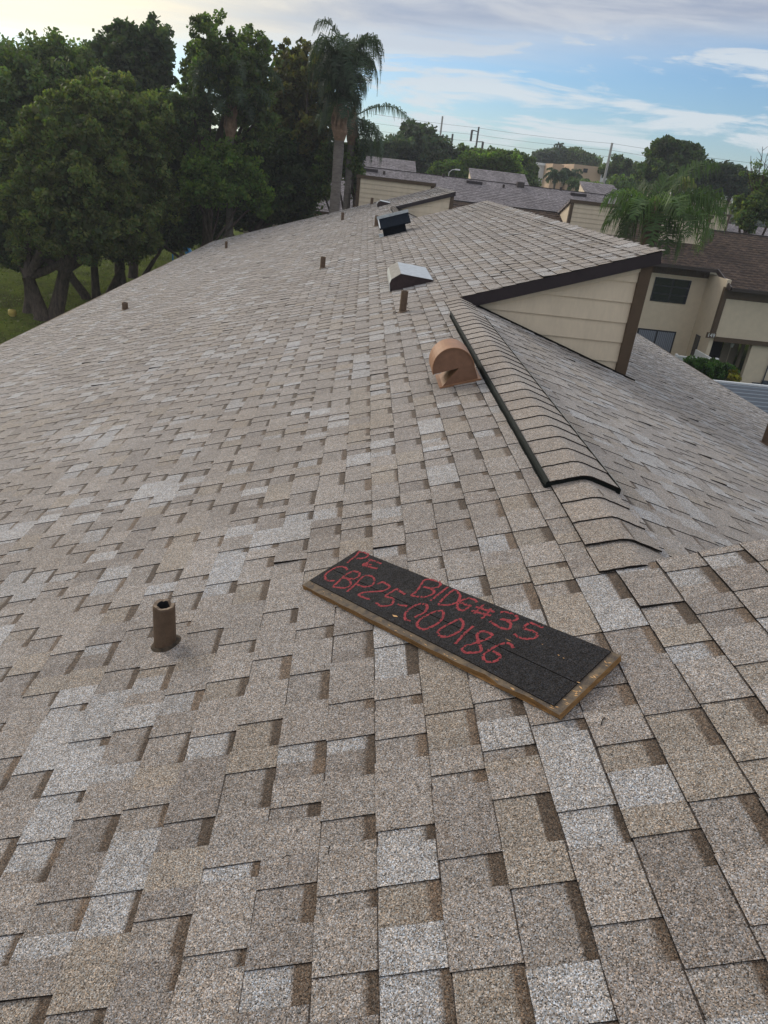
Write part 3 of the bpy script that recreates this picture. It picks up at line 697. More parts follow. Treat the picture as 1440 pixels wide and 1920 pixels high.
M_CRAY = mat('red_crayon', (0.34, 0.058, 0.064), 0.85, col2=(0.17, 0.036, 0.042), scale=85, spec=.1)
STROKES = [[(-0.592,0.138),(-0.576,0.105),(-0.576,0.085),(-0.568,0.055)],[(-0.597,0.139),(-0.566,0.146),(-0.538,0.144),(-0.529,0.13),(-0.534,0.115),(-0.558,0.098)],[(-0.496,0.122),(-0.494,0.101),(-0.49,0.082),(-0.484,0.073)],[(-0.507,0.12),(-0.481,0.121),(-0.432,0.123)],[(-0.502,0.088),(-0.478,0.092),(-0.462,0.097)],[(-0.501,0.079),(-0.47,0.081),(-0.444,0.083),(-0.418,0.091)],[(-0.523,0.021),(-0.549,0.028),(-0.574,0.021),(-0.585,-0.001),(-0.585,-0.032),(-0.574,-0.056),(-0.552,-0.068),(-0.53,-0.07),(-0.507,-0.058)],[(-0.495,0.027),(-0.5,-0.003),(-0.492,-0.04),(-0.478,-0.088)],[(-0.495,0.027),(-0.469,0.033),(-0.45,0.025),(-0.442,0.003),(-0.452,-0.011),(-0.494,-0.026)],[(-0.494,-0.026),(-0.468,-0.021),(-0.442,-0.029),(-0.422,-0.047),(-0.426,-0.066),(-0.447,-0.078),(-0.478,-0.088)],[(-0.427,0.029),(-0.417,-0.009),(-0.407,-0.044),(-0.398,-0.081)],[(-0.427,0.029),(-0.403,0.04),(-0.372,0.034),(-0.349,0.012),(-0.348,-0.007),(-0.365,-0.023),(-0.407,-0.029)],[(-0.332,0.016),(-0.326,0.034),(-0.302,0.036),(-0.273,0.027),(-0.272,0.009),(-0.282,-0.008),(-0.312,-0.031),(-0.334,-0.049),(-0.342,-0.068),(-0.307,-0.072),(-0.279,-0.066)],[(-0.185,0.024),(-0.215,0.028),(-0.238,0.031),(-0.242,0.012),(-0.241,-0.022),(-0.216,-0.018),(-0.194,-0.024),(-0.182,-0.049),(-0.2,-0.069),(-0.224,-0.073),(-0.242,-0.068)],[(-0.164,-0.033),(-0.145,-0.029),(-0.123,-0.023)],[(-0.19,0.126),(-0.174,0.091),(-0.16,0.056),(-0.162,0.031)],[(-0.19,0.126),(-0.176,0.14),(-0.146,0.146),(-0.119,0.142),(-0.111,0.122),(-0.126,0.102),(-0.16,0.094)],[(-0.16,0.094),(-0.134,0.098),(-0.106,0.095),(-0.097,0.077),(-0.106,0.055),(-0.128,0.04),(-0.162,0.031)],[(-0.08,0.14),(-0.077,0.099),(-0.075,0.074),(-0.072,0.044)],[(-0.047,0.14),(-0.047,0.106),(-0.041,0.073),(-0.032,0.042)],[(-0.047,0.14),(-0.015,0.129),(0.004,0.115),(0.015,0.09),(0.009,0.069),(-0.008,0.054),(-0.032,0.042)],[(0.076,0.122),(0.059,0.129),(0.035,0.125),(0.025,0.109),(0.022,0.09),(0.031,0.07),(0.047,0.059),(0.066,0.061),(0.071,0.079),(0.072,0.096),(0.054,0.093),(0.024,0.091)],[(0.105,0.124),(0.109,0.097),(0.112,0.069)],[(0.141,0.123),(0.148,0.096),(0.153,0.061)],[(0.091,0.101),(0.122,0.104),(0.165,0.111)],[(0.093,0.077),(0.125,0.082),(0.168,0.089)],[(-0.069,0.02),(-0.094,0.01),(-0.102,-0.015),(-0.101,-0.045),(-0.089,-0.068),(-0.065,-0.082),(-0.048,-0.077)],[(-0.069,0.02),(-0.054,0.009),(-0.042,-0.014),(-0.046,-0.036),(-0.052,-0.055)],[(0.009,0.024),(-0.011,0.009),(-0.021,-0.021),(-0.025,-0.053),(-0.016,-0.077),(0.009,-0.089),(0.027,-0.085),(0.038,-0.062),(0.043,-0.035),(0.036,-0.006),(0.02,0.014),(0.009,0.024)],[(0.09,0.023),(0.082,-0.006),(0.075,-0.039),(0.074,-0.063),(0.086,-0.078),(0.108,-0.08),(0.127,-0.061),(0.135,-0.034),(0.131,-0.009),(0.113,0.013),(0.09,0.023)],[(0.156,0.016),(0.157,-0.015),(0.162,-0.049),(0.169,-0.084)],[(0.197,-0.013),(0.195,0.004),(0.21,0.015),(0.239,0.014),(0.241,-0.003),(0.231,-0.027),(0.215,-0.054),(0.201,-0.081),(0.207,-0.094),(0.227,-0.098),(0.244,-0.087),(0.262,-0.071),(0.251,-0.053),(0.224,-0.036),(0.197,-0.013)],[(0.336,-0.001),(0.319,0.009),(0.303,0.007),(0.29,-0.01),(0.284,-0.031),(0.28,-0.058),(0.285,-0.081),(0.302,-0.094),(0.322,-0.089),(0.332,-0.074),(0.331,-0.055),(0.316,-0.048),(0.293,-0.046)],[(0.183,0.12),(0.202,0.132),(0.229,0.132),(0.251,0.127),(0.251,0.11),(0.234,0.1),(0.206,0.092)],[(0.214,0.095),(0.243,0.094),(0.259,0.081),(0.264,0.064),(0.246,0.057),(0.214,0.058),(0.186,0.064)],[(0.355,0.127),(0.326,0.127),(0.301,0.125),(0.302,0.094),(0.33,0.096),(0.354,0.092),(0.362,0.077),(0.346,0.058),(0.321,0.049),(0.294,0.054)]]
cr = MB()
for st_ in STROKES:
    P_ = [np.array(p) for p in st_]; Q_ = [P_[0]]
    for i in range(len(P_) - 1):                      # Catmull-Rom resample
        p0 = P_[max(i - 1, 0)]; p1 = P_[i]; p2 = P_[i + 1]; p3 = P_[min(i + 2, len(P_) - 1)]
        k = max(2, int(np.linalg.norm(p2 - p1) / .005))
        for j in range(1, k + 1):
            t = j / k; Q_.append(.5 * ((2 * p1) + (p2 - p0) * t + (2 * p0 - 5 * p1 + 4 * p2 - p3) * t * t + (3 * p1 - p0 - 3 * p2 + p3) * t ** 3))
    for rep in range(2):
        L_ = []; R2 = []
        for i, q in enumerate(Q_):
            d_ = Q_[min(i + 1, len(Q_) - 1)] - Q_[max(i - 1, 0)]; d_ = d_ / (np.linalg.norm(d_) + 1e-9); nn = np.array([-d_[1], d_[0]])
            w_ = .0023 + rnd.uniform(-.0013, .0014); o_ = (rep - .5) * .0044 + rnd.uniform(-.0007, .0007)
            L_.append(q + nn * (o_ + w_)); R2.append(q + nn * (o_ - w_))
        for i in range(len(Q_) - 1):
            if rnd.random() < .13: continue
            hh = .0374 + rep * .0002
            cr.quad([BP(*L_[i], hh), BP(*R2[i], hh), BP(*R2[i + 1], hh), BP(*L_[i + 1], hh)])
tag(cr.build('crayon_writing', M_CRAY, board), 'red handwritten PE, BlDG#35 and CBP25-000186')
ch = MB(); M_CHIP = mat('fresh_wood_splinter', (0.55, 0.32, 0.14), .7, var=.2, scale=60)
for (u, v, l, w) in [(-.117, -.088, .028, .010), (.585, -.02, .012, .004), (.30, .02, .03, .0016), (.47, .045, .008, .003), (.49, .042, .006, .003), (.40, .06, .006, .002)]:
    pts = [(u - l / 2, v), (u, v - w / 2), (u + l / 2, v + w * .2), (u + l * .1, v + w / 2)]; ch.quad([BP(a, b, .0382) for a, b in pts])
for i in range(46):                                  # bright frayed fibres along the two bare wooden borders
    if i < 26: u = rnd.uniform(-.6, .6); v = rnd.uniform(-.141, -.117 - .015 * (u + .6)/1.2); l, w = rnd.uniform(.006, .02), rnd.uniform(.001, .003); du, dv = 1, rnd.uniform(-.2, .2)
    else: u = rnd.uniform(.588, .611); v = rnd.choice((-.12, -.10, -.06, -.05, -.035, .0, .02, .03, .09, .10, .115)) + rnd.uniform(-.008, .008); l, w = rnd.uniform(.006, .016), rnd.uniform(.002, .005); du, dv = 1, rnd.uniform(-.5, .5)
    if u + l / 2 > .612: u = .612 - l / 2
    ch.quad([BP(a, b, .0336) for a, b in ((u - l / 2, v - dv * l / 2), (u, v - w / 2), (u + l / 2, v + dv * l / 2), (u, v + w / 2))])
ch.build('splinters', M_CHIP, board)
# bits of debris lying on the shingles
db = MB()
for (x, y, l) in [(-1.02, 1.17, .02), (-1.12, 1.17, .02), (-.33, 1.42, .03), (-1.75, 1.35, .025), (-2.3, 2.9, .02), (-.9, 3.5, .02), (-3.1, 3.0, .02), (1.2, 4.2, .03), (1.6, 3.4, .03)]:
    a = rnd.uniform(0, PI); z = (x / 3 if x < 0 else -x / 3) + .013
    db.tube([(x - l / 2 * math.cos(a), y - l / 2 * math.sin(a), z - l / 6 * math.cos(a)), (x, y + .004, z + .003), (x + l / 2 * math.cos(a), y + l / 2 * math.sin(a), z + l / 6 * math.cos(a))], .0013, 5)
tag(db.build('twig_debris', M_EDGE), 'tiny dark twigs and shavings scattered on the shingles', 'debris', kind='stuff')
# ------------------------------------------------------------------ neighbouring buildings
def roof_mat(name, c1, c2, w=.22, h=.143, mortar=(.06, .055, .055)):
    mt = bpy.data.materials.new(name); mt.use_nodes = True; t = mt.node_tree; b = t.nodes['Principled BSDF']; b.inputs['Roughness'].default_value = .95
    b.inputs['Specular IOR Level'].default_value = .15
    g = N(t, 'ShaderNodeNewGeometry'); br = N(t, 'ShaderNodeTexBrick'); t.links.new(g.outputs['Position'], br.inputs['Vector'])
    br.inputs['Scale'].default_value = 1; br.inputs['Brick Width'].default_value = w; br.inputs['Row Height'].default_value = h; br.inputs['Mortar Size'].default_value = .010
    br.inputs['Color1'].default_value = (*c1, 1); br.inputs['Color2'].default_value = (*c2, 1); br.inputs['Mortar'].default_value = (*mortar, 1)
    n_ = noise(t, g.outputs['Position'], .7, 5, .65); n_2 = noise(t, g.outputs['Position'], 6.0, 4, .65)
    c = mixc(t, 1.0, br.outputs[0], mixc(t, smooth(t, n_, .3, .7), (.85, .84, .84), (1.15, 1.15, 1.15)), 'MULTIPLY')
    c = mixc(t, 1.0, c, mixc(t, smooth(t, n_2, .3, .7), (.75, .74, .73), (1.25, 1.25, 1.25)), 'MULTIPLY')
    t.links.new(c, b.inputs['Base Color']); return mt
M_GREYROOF = roof_mat('mauve_grey_shingles', (.30, .27, .275), (.20, .18, .185))
M_BRNROOF = roof_mat('brown_shingles', (.115, .080, .058), (.055, .040, .034), mortar=(.03, .022, .02))
def plane_slab(x0, x1, ya, za, yb, zb, th, mb, m=0):
    mb.hexa([(x0, ya, za - th), (x1, ya, za - th), (x1, yb, zb - th), (x0, yb, zb - th), (x0, ya, za), (x1, ya, za), (x1, yb, zb), (x0, yb, zb)], m)
def course_roof(x0, x1, ya, za, yb, zb, name, mt, par, th=.12):
    """a roof slope built from stepped courses (each butt a few mm proud)"""
    mb = MB(); L = math.hypot(yb - ya, zb - za); n_ = max(1, int(L / .29)); 
    for k in range(n_):
        a, b = k / n_, (k + 1) / n_
        y0, y1 = ya + (yb - ya) * a, ya + (yb - ya) * b; z0, z1 = za + (zb - za) * a, za + (zb - za) * b
        mb.quad([(x0, y0, z0 + .02), (x1, y0, z0 + .02), (x1, y1, z1), (x0, y1, z1)] if yb > ya else [(x1, y0, z0 + .02), (x0, y0, z0 + .02), (x0, y1, z1), (x1, y1, z1)])
        mb.quad([(x0, y0, z0), (x1, y0, z0), (x1, y0, z0 + .02), (x0, y0, z0 + .02)])
    lo, hi = ((ya, za), (yb, zb)) if yb > ya else ((yb, zb), (ya, za))
    plane_slab(x0, x1, lo[0], lo[1] - .004, hi[0], hi[1] - .004, th, mb)
    return mb.build(name, mt, par)
def bx(nm, x0, x1, y0, y1, z0, z1, mt, par):
    q = MB(); q.box(min(x0, x1), max(x0, x1), min(y0, y1), max(y0, y1), min(z0, z1), max(z0, z1)); return q.build(nm, mt, par)
def lap_wall(x0, x1, y, z0, z1, par, nm='siding'):
    q = MB(); n_ = max(1, round((z1 - z0) / .21)); h = (z1 - z0) / n_
    for k in range(n_):
        a = z0 + k * h
        q.quad([(x0, y - .03, a), (x1, y - .03, a), (x1, y - .008, a + h), (x0, y - .008, a + h)]); q.quad([(x0, y, a), (x1, y, a), (x1, y - .03, a), (x0, y - .03, a)])
    o = q.build(nm, M_SIDING, par); return tag(o, kind='stuff')
def clerestory(par, x0, x1, yw, ztop, zridge, yridge, mroof, slope_to=None):
    """raised box: vertical wall facing the camera, roof falling away behind"""
    zb = zridge - (yridge - yw) / 3
    lap_wall(x0 + .16, x1 - .16, yw, zb, ztop - .14, par)
    bx('corner_trim', x0, x0 + .16, yw - .05, yw + .12, zb - .05, ztop - .14, M_BROWN, par); bx('corner_trim', x1 - .16, x1, yw - .05, yw + .12, zb - .05, ztop - .14, M_BROWN, par)
    bx('top_fascia', x0 - .05, x1 + .05, yw - .08, yw + .1, ztop - .14, ztop + .01, M_BROWN, par)
    q = MB()
    yb = yridge + .3
    for xx, f in ((x0 + .02, -1), (x1 - .02, 1)):
        p = [(xx, yw + .02, zb), (xx, yw + .02, ztop - .02), (xx, yb, ztop - .02 - (yb - yw) / 3), (xx, yb, zridge - .3)]
        q.quad(p if f < 0 else p[::-1])
    q.build('side_wall', M_SIDING, par)
    course_roof(x0 - .08, x1 + .08, yw + 7, ztop - 7 / 3, yw - .06, ztop + .02, 'raised_roof', mroof, par)
# B1: brown roofed row, ridge parallel to X
YR, ZR = 41.2, 0.0
x_l = at(664, 380, 40.5)[0]; x_r = 46
b1 = empty('brown_roof_house', (20, 41, GZ), 'beige stucco house row with brown shingle roof right of the front palm', 'building')
XP = 16.52
course_roof(XP + .12, x_r, 34.62, ZR - (YR - 34.62) / 3 , YR, ZR, 'roof_slope', M_BRNROOF, b1)
course_roof(x_l, XP + .115, 36.4, ZR - (YR - 36.4) / 3, YR, ZR, 'roof_slope', M_BRNROOF, b1)
course_roof(x_l, x_r, 48.0, ZR - (48 - YR) / 3, YR + .003, ZR, 'far_slope', M_GREYROOF, b1)
bx('ridge_cap', x_l, x_r, YR - .12, YR + .12, ZR - .02, ZR + .035, M_GUTTER, b1)
for (ua, ub, v) in ((671, 815, 324.5), (1072, 1182, 372), (1240, 1334, 397)):
    yw = 39.1; xa = at(ua, v, yw)[0]; xb = at(ub, v + .117 * (ub - ua), yw)[0]; zt = at(ua, v, yw)[2] if ua < 1200 else .72
    clerestory(b1, xa, xb, yw, .72, ZR, YR, M_GREYROOF)
ze1 = ZR - (YR - 36.4) / 3; ze2 = ZR - (YR - 34.62) / 3
XL2 = at(1195, 480, 36.4)[0] - 3
bx('gutter', x_l, XP + .05, 36.28, 36.41, ze1 - .15, ze1 + .005, M_GUTTER, b1)
bx('gutter', XP + .1, 30, 34.50, 34.63, ze2 - .15, ze2 + .005, M_GUTTER, b1)
q = MB(); q.beam((XP + .085, 36.4, ze1 - .07), (XP + .085, 34.55, ze2 - .07), .07, .2); q.build('rake_board', M_GUTTER, b1)
bx('wall', x_l + .3, XP, 37.0, 46, GZ, ze1 + .1, M_STUCCO, b1)
bx('side_wall', XP, XP + .2, 34.95, 36.99, GZ, ze2 + .3, M_STUCCO, b1)
bx('wall_band', XP - 6, XP - .01, 36.93, 36.995, ze1 - .52, ze1 - .08, M_BROWN, b1)
q = MB(); xx = XP - 6
while xx < XP - .05: q.box(xx, xx + .07, 36.90, 36.929, ze1 - .51, ze1 - .09); xx += .14
tag(q.build('band_groove', M_BROWN, b1), kind='stuff')
bx('ledge', XP - 6, XP - .01, 36.94, 36.995, ze1 - .60, ze1 - .525, M_STUCCO, b1)
def rect(u0, v0, u1, v1, y):
    a = at(u0, v0, y); b = at(u1, v1, y); return a[0], b[0], b[2], a[2]
# upper window with four panes
x0, x1, z0, z1 = rect(1229.5, 519, 1290, 571, 37); x1 = at(1297, 526, 37)[0]
wf = bx('window', x0, x1, 36.96, 36.998, z0, z1, M_FRAME, b1)
for i in range(2):
    for j in range(3):
        w_ = (x1 - x0) / 2; h_ = (z1 - z0) / 3
        bx('pane', x0 + i * w_ + .05, x0 + (i + 1) * w_ - .03, 36.945, 36.958, z0 + j * h_ + .035, z0 + (j + 1) * h_ - .02, M_GLASS, wf)
# sliding door with blinds
x0, x1 = at(1203, 617, 37)[0] - .2, at(1268, 622, 37)[0]; z1 = at(1268, 622, 37)[2]; z0 = z1 - 2.05
sd_ = bx('sliding_door', x0, x1, 36.96, 36.998, z0, z1, M_FRAME, b1)
q = MB(); xx = x0 + .08
while xx < x1 - .12: q.box(xx, xx + .075, 36.935, 36.958, z0 + .06, z1 - .07); xx += .10
tag(q.build('blind_slats', M_BLIND, sd_), kind='stuff')
bx('door_mullion', (x0 + x1) / 2 - .03, (x0 + x1) / 2 + .03, 36.92, 36.934, z0, z1, M_FRAME, sd_)
# narrow window in the side wall
za, zb_ = at(1306, 628, 36.2)[2], at(1302, 668, 36.2)[2]
nw = MB(); nw.box(XP - .03, XP - .002, 35.95, 36.45, zb_, za); nwo = nw.build('narrow_window', M_FRAME, b1)
nw = MB(); nw.box(XP - .036, XP - .031, 36.0, 36.40, zb_ + .05, za - .05); nw.build('pane', M_GLASS, nwo)
# projecting upper storey
zp0 = at(1330, 630, 34.9)[2]; zp1 = at(1358, 560, 34.9)[2]
bx('upper_panel', XP + .2, x_r, 34.96, 35.2, zp0, zp1, M_STUCCO, b1)
bx('upper_band', XP + .2, x_r, 34.94, 35.22, zp1 + .002, ze2 - .02, M_BROWN, b1)
bx('corner_trim', XP - .03, XP + .19, 34.9, 35.1, zp0 - .02, ze2 - .04, M_BROWN, b1)
bx('beam', XP + .195, x_r, 34.88, 35.24, zp0 - .22, zp0 - .002, M_BROWN, b1)
zg = GZ
bx('upper_floor', XP + .21, x_r, 35.25, 40, zp0 - .2, zp0 - .05, M_DARK, b1)
xd0 = at(1340, 655, 36)[0]; xd1 = at(1364, 655, 36)[0]; xd2 = at(1380, 655, 36.)[0]; xd3 = at(1402, 655, 35.3)[0]
bx('entry_recess', XP + .21, xd1, 36.6, 36.7, zg, zp0 - .21, M_DARK, b1)
dr_ = bx('door', xd1 + .01, xd1 + .80, 36.5, 36.56, zg, zp0 - .21, M_DOOR, b1)
bx('door_trim', xd1 + .38, xd1 + .42, 36.48, 36.499, zg + .1, zp0 - .3, M_STUCCO, dr_); 
q = MB(); q.tube([(xd1 + .5, 36.44, zg + 1.05), (xd1 + .5, 36.5, zg + 1.05)], .04, 8); q.build('handle', M_FRAME, dr_)
bx('entry_side', xd1 + .81, xd3 - .005, 35.9, 36.0, zg, zp0 - .21, M_DOOR, b1)
bx('wall', xd3, x_r, 35.0, 35.25, zg, zp0 - .225, M_STUCCO, b1)
q = MB(); c = at(1398, 655, 34.85); q.tube([(c[0] - .2, 35.85, c[2] + .05), (c[0] - .2, 35.85, c[2] - .15)], [.09, .06], 10); q.build('wall_lamp', M_WHITE, b1)
x0, x1, z0, z1 = rect(1327, 624, 1340, 634, 34.8)
np_ = bx('house_number_plate', x0 - .02, x1 + .02, 34.80, 34.86, z0 - .02, z1 + .02, M_BROWN, b1)
fc = bpy.data.curves.new('house_number', 'FONT'); fc.body = '149'; fc.size = .26; fc.extrude = .004
fo = bpy.data.objects.new('tmp', fc); me = bpy.data.meshes.new_from_object(fo); bpy.data.objects.remove(fo); me.materials.append(M_WHITE); me.name = 'house_number'
fo = bpy.data.objects.new('house_number', me); COL.objects.link(fo); fo.parent = np_; fo.location = Vector((x0 + .01, 34.79, z0 + .03)) - wpos(np_); fo.rotation_euler = (PI / 2, 0, 0)
# white vinyl fence, hedge, shrub, meters
x0, x1 = at(1268, 668, 32.6)[0], at(1343, 679, 32.6)[0]; zt = at(1300, 672, 32.6)[2]
fe = empty('vinyl_fence', (x0, 32.6, GZ), 'low white vinyl fence behind the hedge by the beige house', 'fence')
bx('fence_panel', x0, x1, 32.58, 32.64, GZ + .1, zt, M_WHITE, fe); bx('top_rail', x0, x1, 32.56, 32.66, zt + .002, zt + .06, M_WHITE, fe)
for xx in (x0, x1): bx('post', xx - .06, xx + .06, 32.54, 32.68, GZ, zt + .12, M_WHITE, fe)
bx('fence_panel', x1 - .03, x1 + .03, 32.69, 34.9, GZ + .1, zt, M_WHITE, fe)
q = empty('utility_meters', at(1425, 727, 34.7), 'grey utility meters and conduit at the foot of the beige wall', 'meter')
for uu, w_, h_ in ((1400, .25, .3), (1418, .35, .4), (1434, .3, .5)):
    a = at(uu, 722, 34.8); bx('meter_box', a[0] - w_ / 2, a[0] + w_ / 2, 34.75, 34.95, a[2] - .3, a[2] - .3 + h_, M_METROOF, q)
mb = MB(); a = at(1431, 715, 34.9); mb.tube([(a[0], 34.93, a[2] - .4), (a[0], 34.93, a[2] + 1.6)], .03, 6); mb.build('conduit', M_METROOF, q)
# ribbed metal patio roof beside our right eave
zc = -3.62; pr_ = empty('patio_cover', (11.5, 16, GZ), 'grey ribbed metal patio roof just beyond the right eave', 'patio roof')
bx('roof_pan', 7.2, 16, 11, 20.9, zc - .06, zc, M_METROOF, pr_)
for i in range(23):
    y = 11.1 + i * .435
    mb = MB(); mb.prism([(y, zc), (y + .05, zc), (y + .038, zc + .022), (y + .012, zc + .022)], lambda p, t: (t, p[0], p[1]), 7.2, 16); mb.build('roof_rib', M_RIB, pr_)
bx('gutter', 7.2, 16, 20.92, 21.0, zc - .12, zc + .05, M_WHITE, pr_)
for xx in (7.5, 15.7):
    for yy in (11.3, 20.6): bx('post', xx, xx + .1, yy, yy + .1, GZ, zc - .061, M_WHITE, pr_)

# B2: mauve-grey roof behind
b2 = empty('grey_roof_building', (12, 57, GZ), 'long building with mauve grey shingle roof and raised sections behind the brown roofed row', 'building')
YR2, ZR2 = 57.0, at(800, 326.3, 57.)[2]
xa, xb = at(480, 300, 57)[0], at(1262, 380, 57)[0]
ye = 48.6; ze = ZR2 - (YR2 - ye) / 3
course_roof(xa, xb, ye, ze, YR2, ZR2, 'roof_slope', M_GREYROOF, b2)
course_roof(xa, xb, 65.5, ze, YR2 + .003, ZR2, 'far_slope', M_GREYROOF, b2)
bx('ridge_cap', xa, xb, YR2 - .1, YR2 + .1, ZR2 - .02, ZR2 + .03, M_GUTTER, b2)
for ua, ub in ((500, 777), (881, 987), (1096, 1160)):
    x0 = at(ua, 320, 58.5)[0]; x1 = at(ub, 330, 58.5)[0]; yt = 59.25; ztp = ZR2 + (yt - YR2) / 3
    course_roof(x0, x1, YR2 - .05, ZR2 + .03, yt, ztp, 'raised_roof', M_GREYROOF, b2)
    q = MB(); 
    for xx, f in ((x0 + .05, -1), (x1 - .05, 1)):
        p = [(xx, YR2, ZR2), (xx, yt - .1, ZR2 - (yt - YR2) / 3), (xx, yt - .1, ztp - .1)]; q.quad(p if f > 0 else p[::-1])
    q.quad([(x1 - .05, yt - .1, ZR2 - .7), (x0 + .05, yt - .1, ZR2 - .7), (x0 + .05, yt - .1, ztp - .1), (x1 - .05, yt - .1, ztp - .1)])
    q.build('clerestory_wall', M_SIDING, b2)
bx('wall', xa + .4, xb - .4, ye + .6, 65, GZ, ze, M_CREAM, b2)
bx('eave_fascia', xa, xb, ye - .04, ye - .004, ze - .2, ze - .004, M_BROWN, b2)
for i, uu in enumerate((540, 562, 612, 640, 668)):
    x0 = at(uu, 390, ye + .55)[0]; bx('lanai_screen', x0, x0 + .9, ye + .5, ye + .58, ze - 2.5, ze - .45, M_DARK, b2)
def on_b2(u, v):                                    # point on the grey slope under a photo pixel
    r = RW @ _d(u, v); n_ = np.array([0, -1 / 3, 1.]); p0 = np.array([0, YR2, ZR2]); k = ((p0 - CAM) @ n_) / (r @ n_); return CAM + r * k
for (u, v, w_) in ((694, 319, 1.1), (889, 342, 1.15), (1084, 365, 1.15)):
    p = on_b2(u, v + 2); q = MB(); q.box(p[0] - w_ / 2, p[0] + w_ / 2, p[1] - .15, p[1] + .15, p[2] - .05, p[2] + .15); tag(q.build('ridge_louvre', M_DKBROWN, b2), None)
for (u, v) in ((720, 327), (831, 332), (944, 352), (1051, 357), (1163, 382)):
    p = on_b2(u, v); q = MB(); q.tube([(p[0], p[1], p[2] - .05), (p[0], p[1], p[2] + .22)], .09, 8); q.build('vent_stub', M_GUTTER, b2)
p = on_b2(975, 350); q = MB(); q.box(p[0] - .25, p[0] + .25, p[1] - .25, p[1] + .25, p[2] - .05, p[2] + .3); q.build('roof_vent_box', M_GUTTER, b2)

# B3: grey roof with sunlit siding box, far right
b3 = empty('siding_box_building', at(1390, 400, 62) * np.array([1, 1, 0]) + np.array([0, 0, GZ]), 'grey roofed building with warm cream siding box at far right', 'building')
YR3, ZR3 = 62.0, .05
xa3 = at(1240, 400, 58)[0]; course_roof(xa3, xa3 + 25, 54, ZR3 - 8 / 3, YR3, ZR3, 'roof_slope', M_GREYROOF, b3); course_roof(xa3, xa3 + 25, 70, ZR3 - 8 / 3, YR3 + .003, ZR3, 'far_slope', M_GREYROOF, b3)
bx('wall', xa3 + .3, xa3 + 24.7, 54.5, 69.5, GZ, ZR3 - 8 / 3 + .15, M_CREAM, b3)
x0 = at(1290, 370, 60)[0]; x1 = at(1377, 379, 60)[0]
clerestory(b3, x0, x1, 60, .72, ZR3, YR3, M_GREYROOF)
p = at(1357, 415, 56.5); q = MB(); q.tube([(p[0], 56.5, p[2] - .2), (p[0], 56.5, p[2] + .3)], .1, 8); q.build('vent_stub', M_GUTTER, b3)
# long white flat roof behind it
x0, x1 = at(1300, 360, 80)[0], at(1386, 371, 80)[0]; z1 = at(1322, 363, 80)[2]; z0 = at(1322, 371, 80)[2]
wb = empty('white_roof_building', (x0, 82, GZ), 'long low building with thick white flat roof edge behind the siding box', 'building')
bx('roof_edge', x0, x1, 80, 90, z0, z1, M_OFFW, wb); bx('wall', x0 + .4, x1 - .4, 80.5, 89.5, GZ, z0 - .005, M_CREAM, wb)
x0, x1 = at(1232, 355, 88)[0], at(1272, 360, 88)[0]; z1 = at(1250, 355, 88)[2]
wb = empty('terracotta_roof_building', (x0, 90, GZ), 'low cream building with terracotta fascia left of the white flat roof', 'building')
bx('roof_edge', x0, x1, 88, 96, z1 - .45, z1, M_TERR, wb); bx('wall', x0 + .3, x1 - .3, 88.4, 95.5, GZ, z1 - .455, M_CREAM, wb)
# tan commercial block
tb = empty('tan_block_building', at(1085, 330, 112) * np.array([1, 1, 0]) + np.array([0, 0, GZ]), 'tan and cream stucco commercial block with curved bay in the distance', 'building')
def rb(nm, u0, u1, vt, y, d, mt, zb=GZ): 
    a = at(u0, vt, y); b = at(u1, vt + .117 * (u1 - u0), y); return bx(nm, a[0], b[0], y, y + d, zb, a[2], mt, tb)
rb('left_block', 1037, 1058, 306.5, 113, 8, M_TAN)
rb('right_block', 1077, 1130, 307.5, 110, 10, M_TAN)
a = at(1040, 315, 114); b = at(1078, 319, 114); q = MB(); cxm = (a[0] + b[0]) / 2; rr_ = (b[0] - a[0]) / 2 + .5
q.tube([(cxm, 116, GZ), (cxm, 116, a[2])], rr_, 28); q.build('curved_bay', M_CREAM, tb)
rb('rear_wing', 1056, 1068, 310, 122, 5, M_OFFW)
a = at(1098, 319, 109.9); bx('wall_sign', a[0] - .3, a[0] + .3, 109.9, 109.99, a[2] - .3, a[2] + .2, M_FRAME, tb)
wl = empty('white_block_building', at(1020, 330, 118) * np.array([1, 1, 0]) + np.array([0, 0, GZ]), 'white flat roofed building partly behind the tan block, left side', 'building')
a = at(999, 308.5, 118); b = at(1040, 314, 118); bx('wall', a[0], b[0], 118, 128, GZ, a[2], M_OFFW, wl); bx('parapet', a[0] - .2, b[0] + .2, 117.8, 128.2, a[2] + .005, a[2] + .35, M_WHITE, wl)
wl = empty('white_block_building', at(1150, 330, 121) * np.array([1, 1, 0]) + np.array([0, 0, GZ]), 'pale building with dark window band right of the tan block', 'building')
a = at(1128, 319.5, 121); b = at(1200, 328, 121); bx('wall', a[0], b[0], 121, 131, GZ, a[2], M_OFFW, wl); bx('window_band', a[0] + .5, b[0] - .5, 120.9, 120.99, a[2] - 2.2, a[2] - 1.3, M_GLASS, wl)

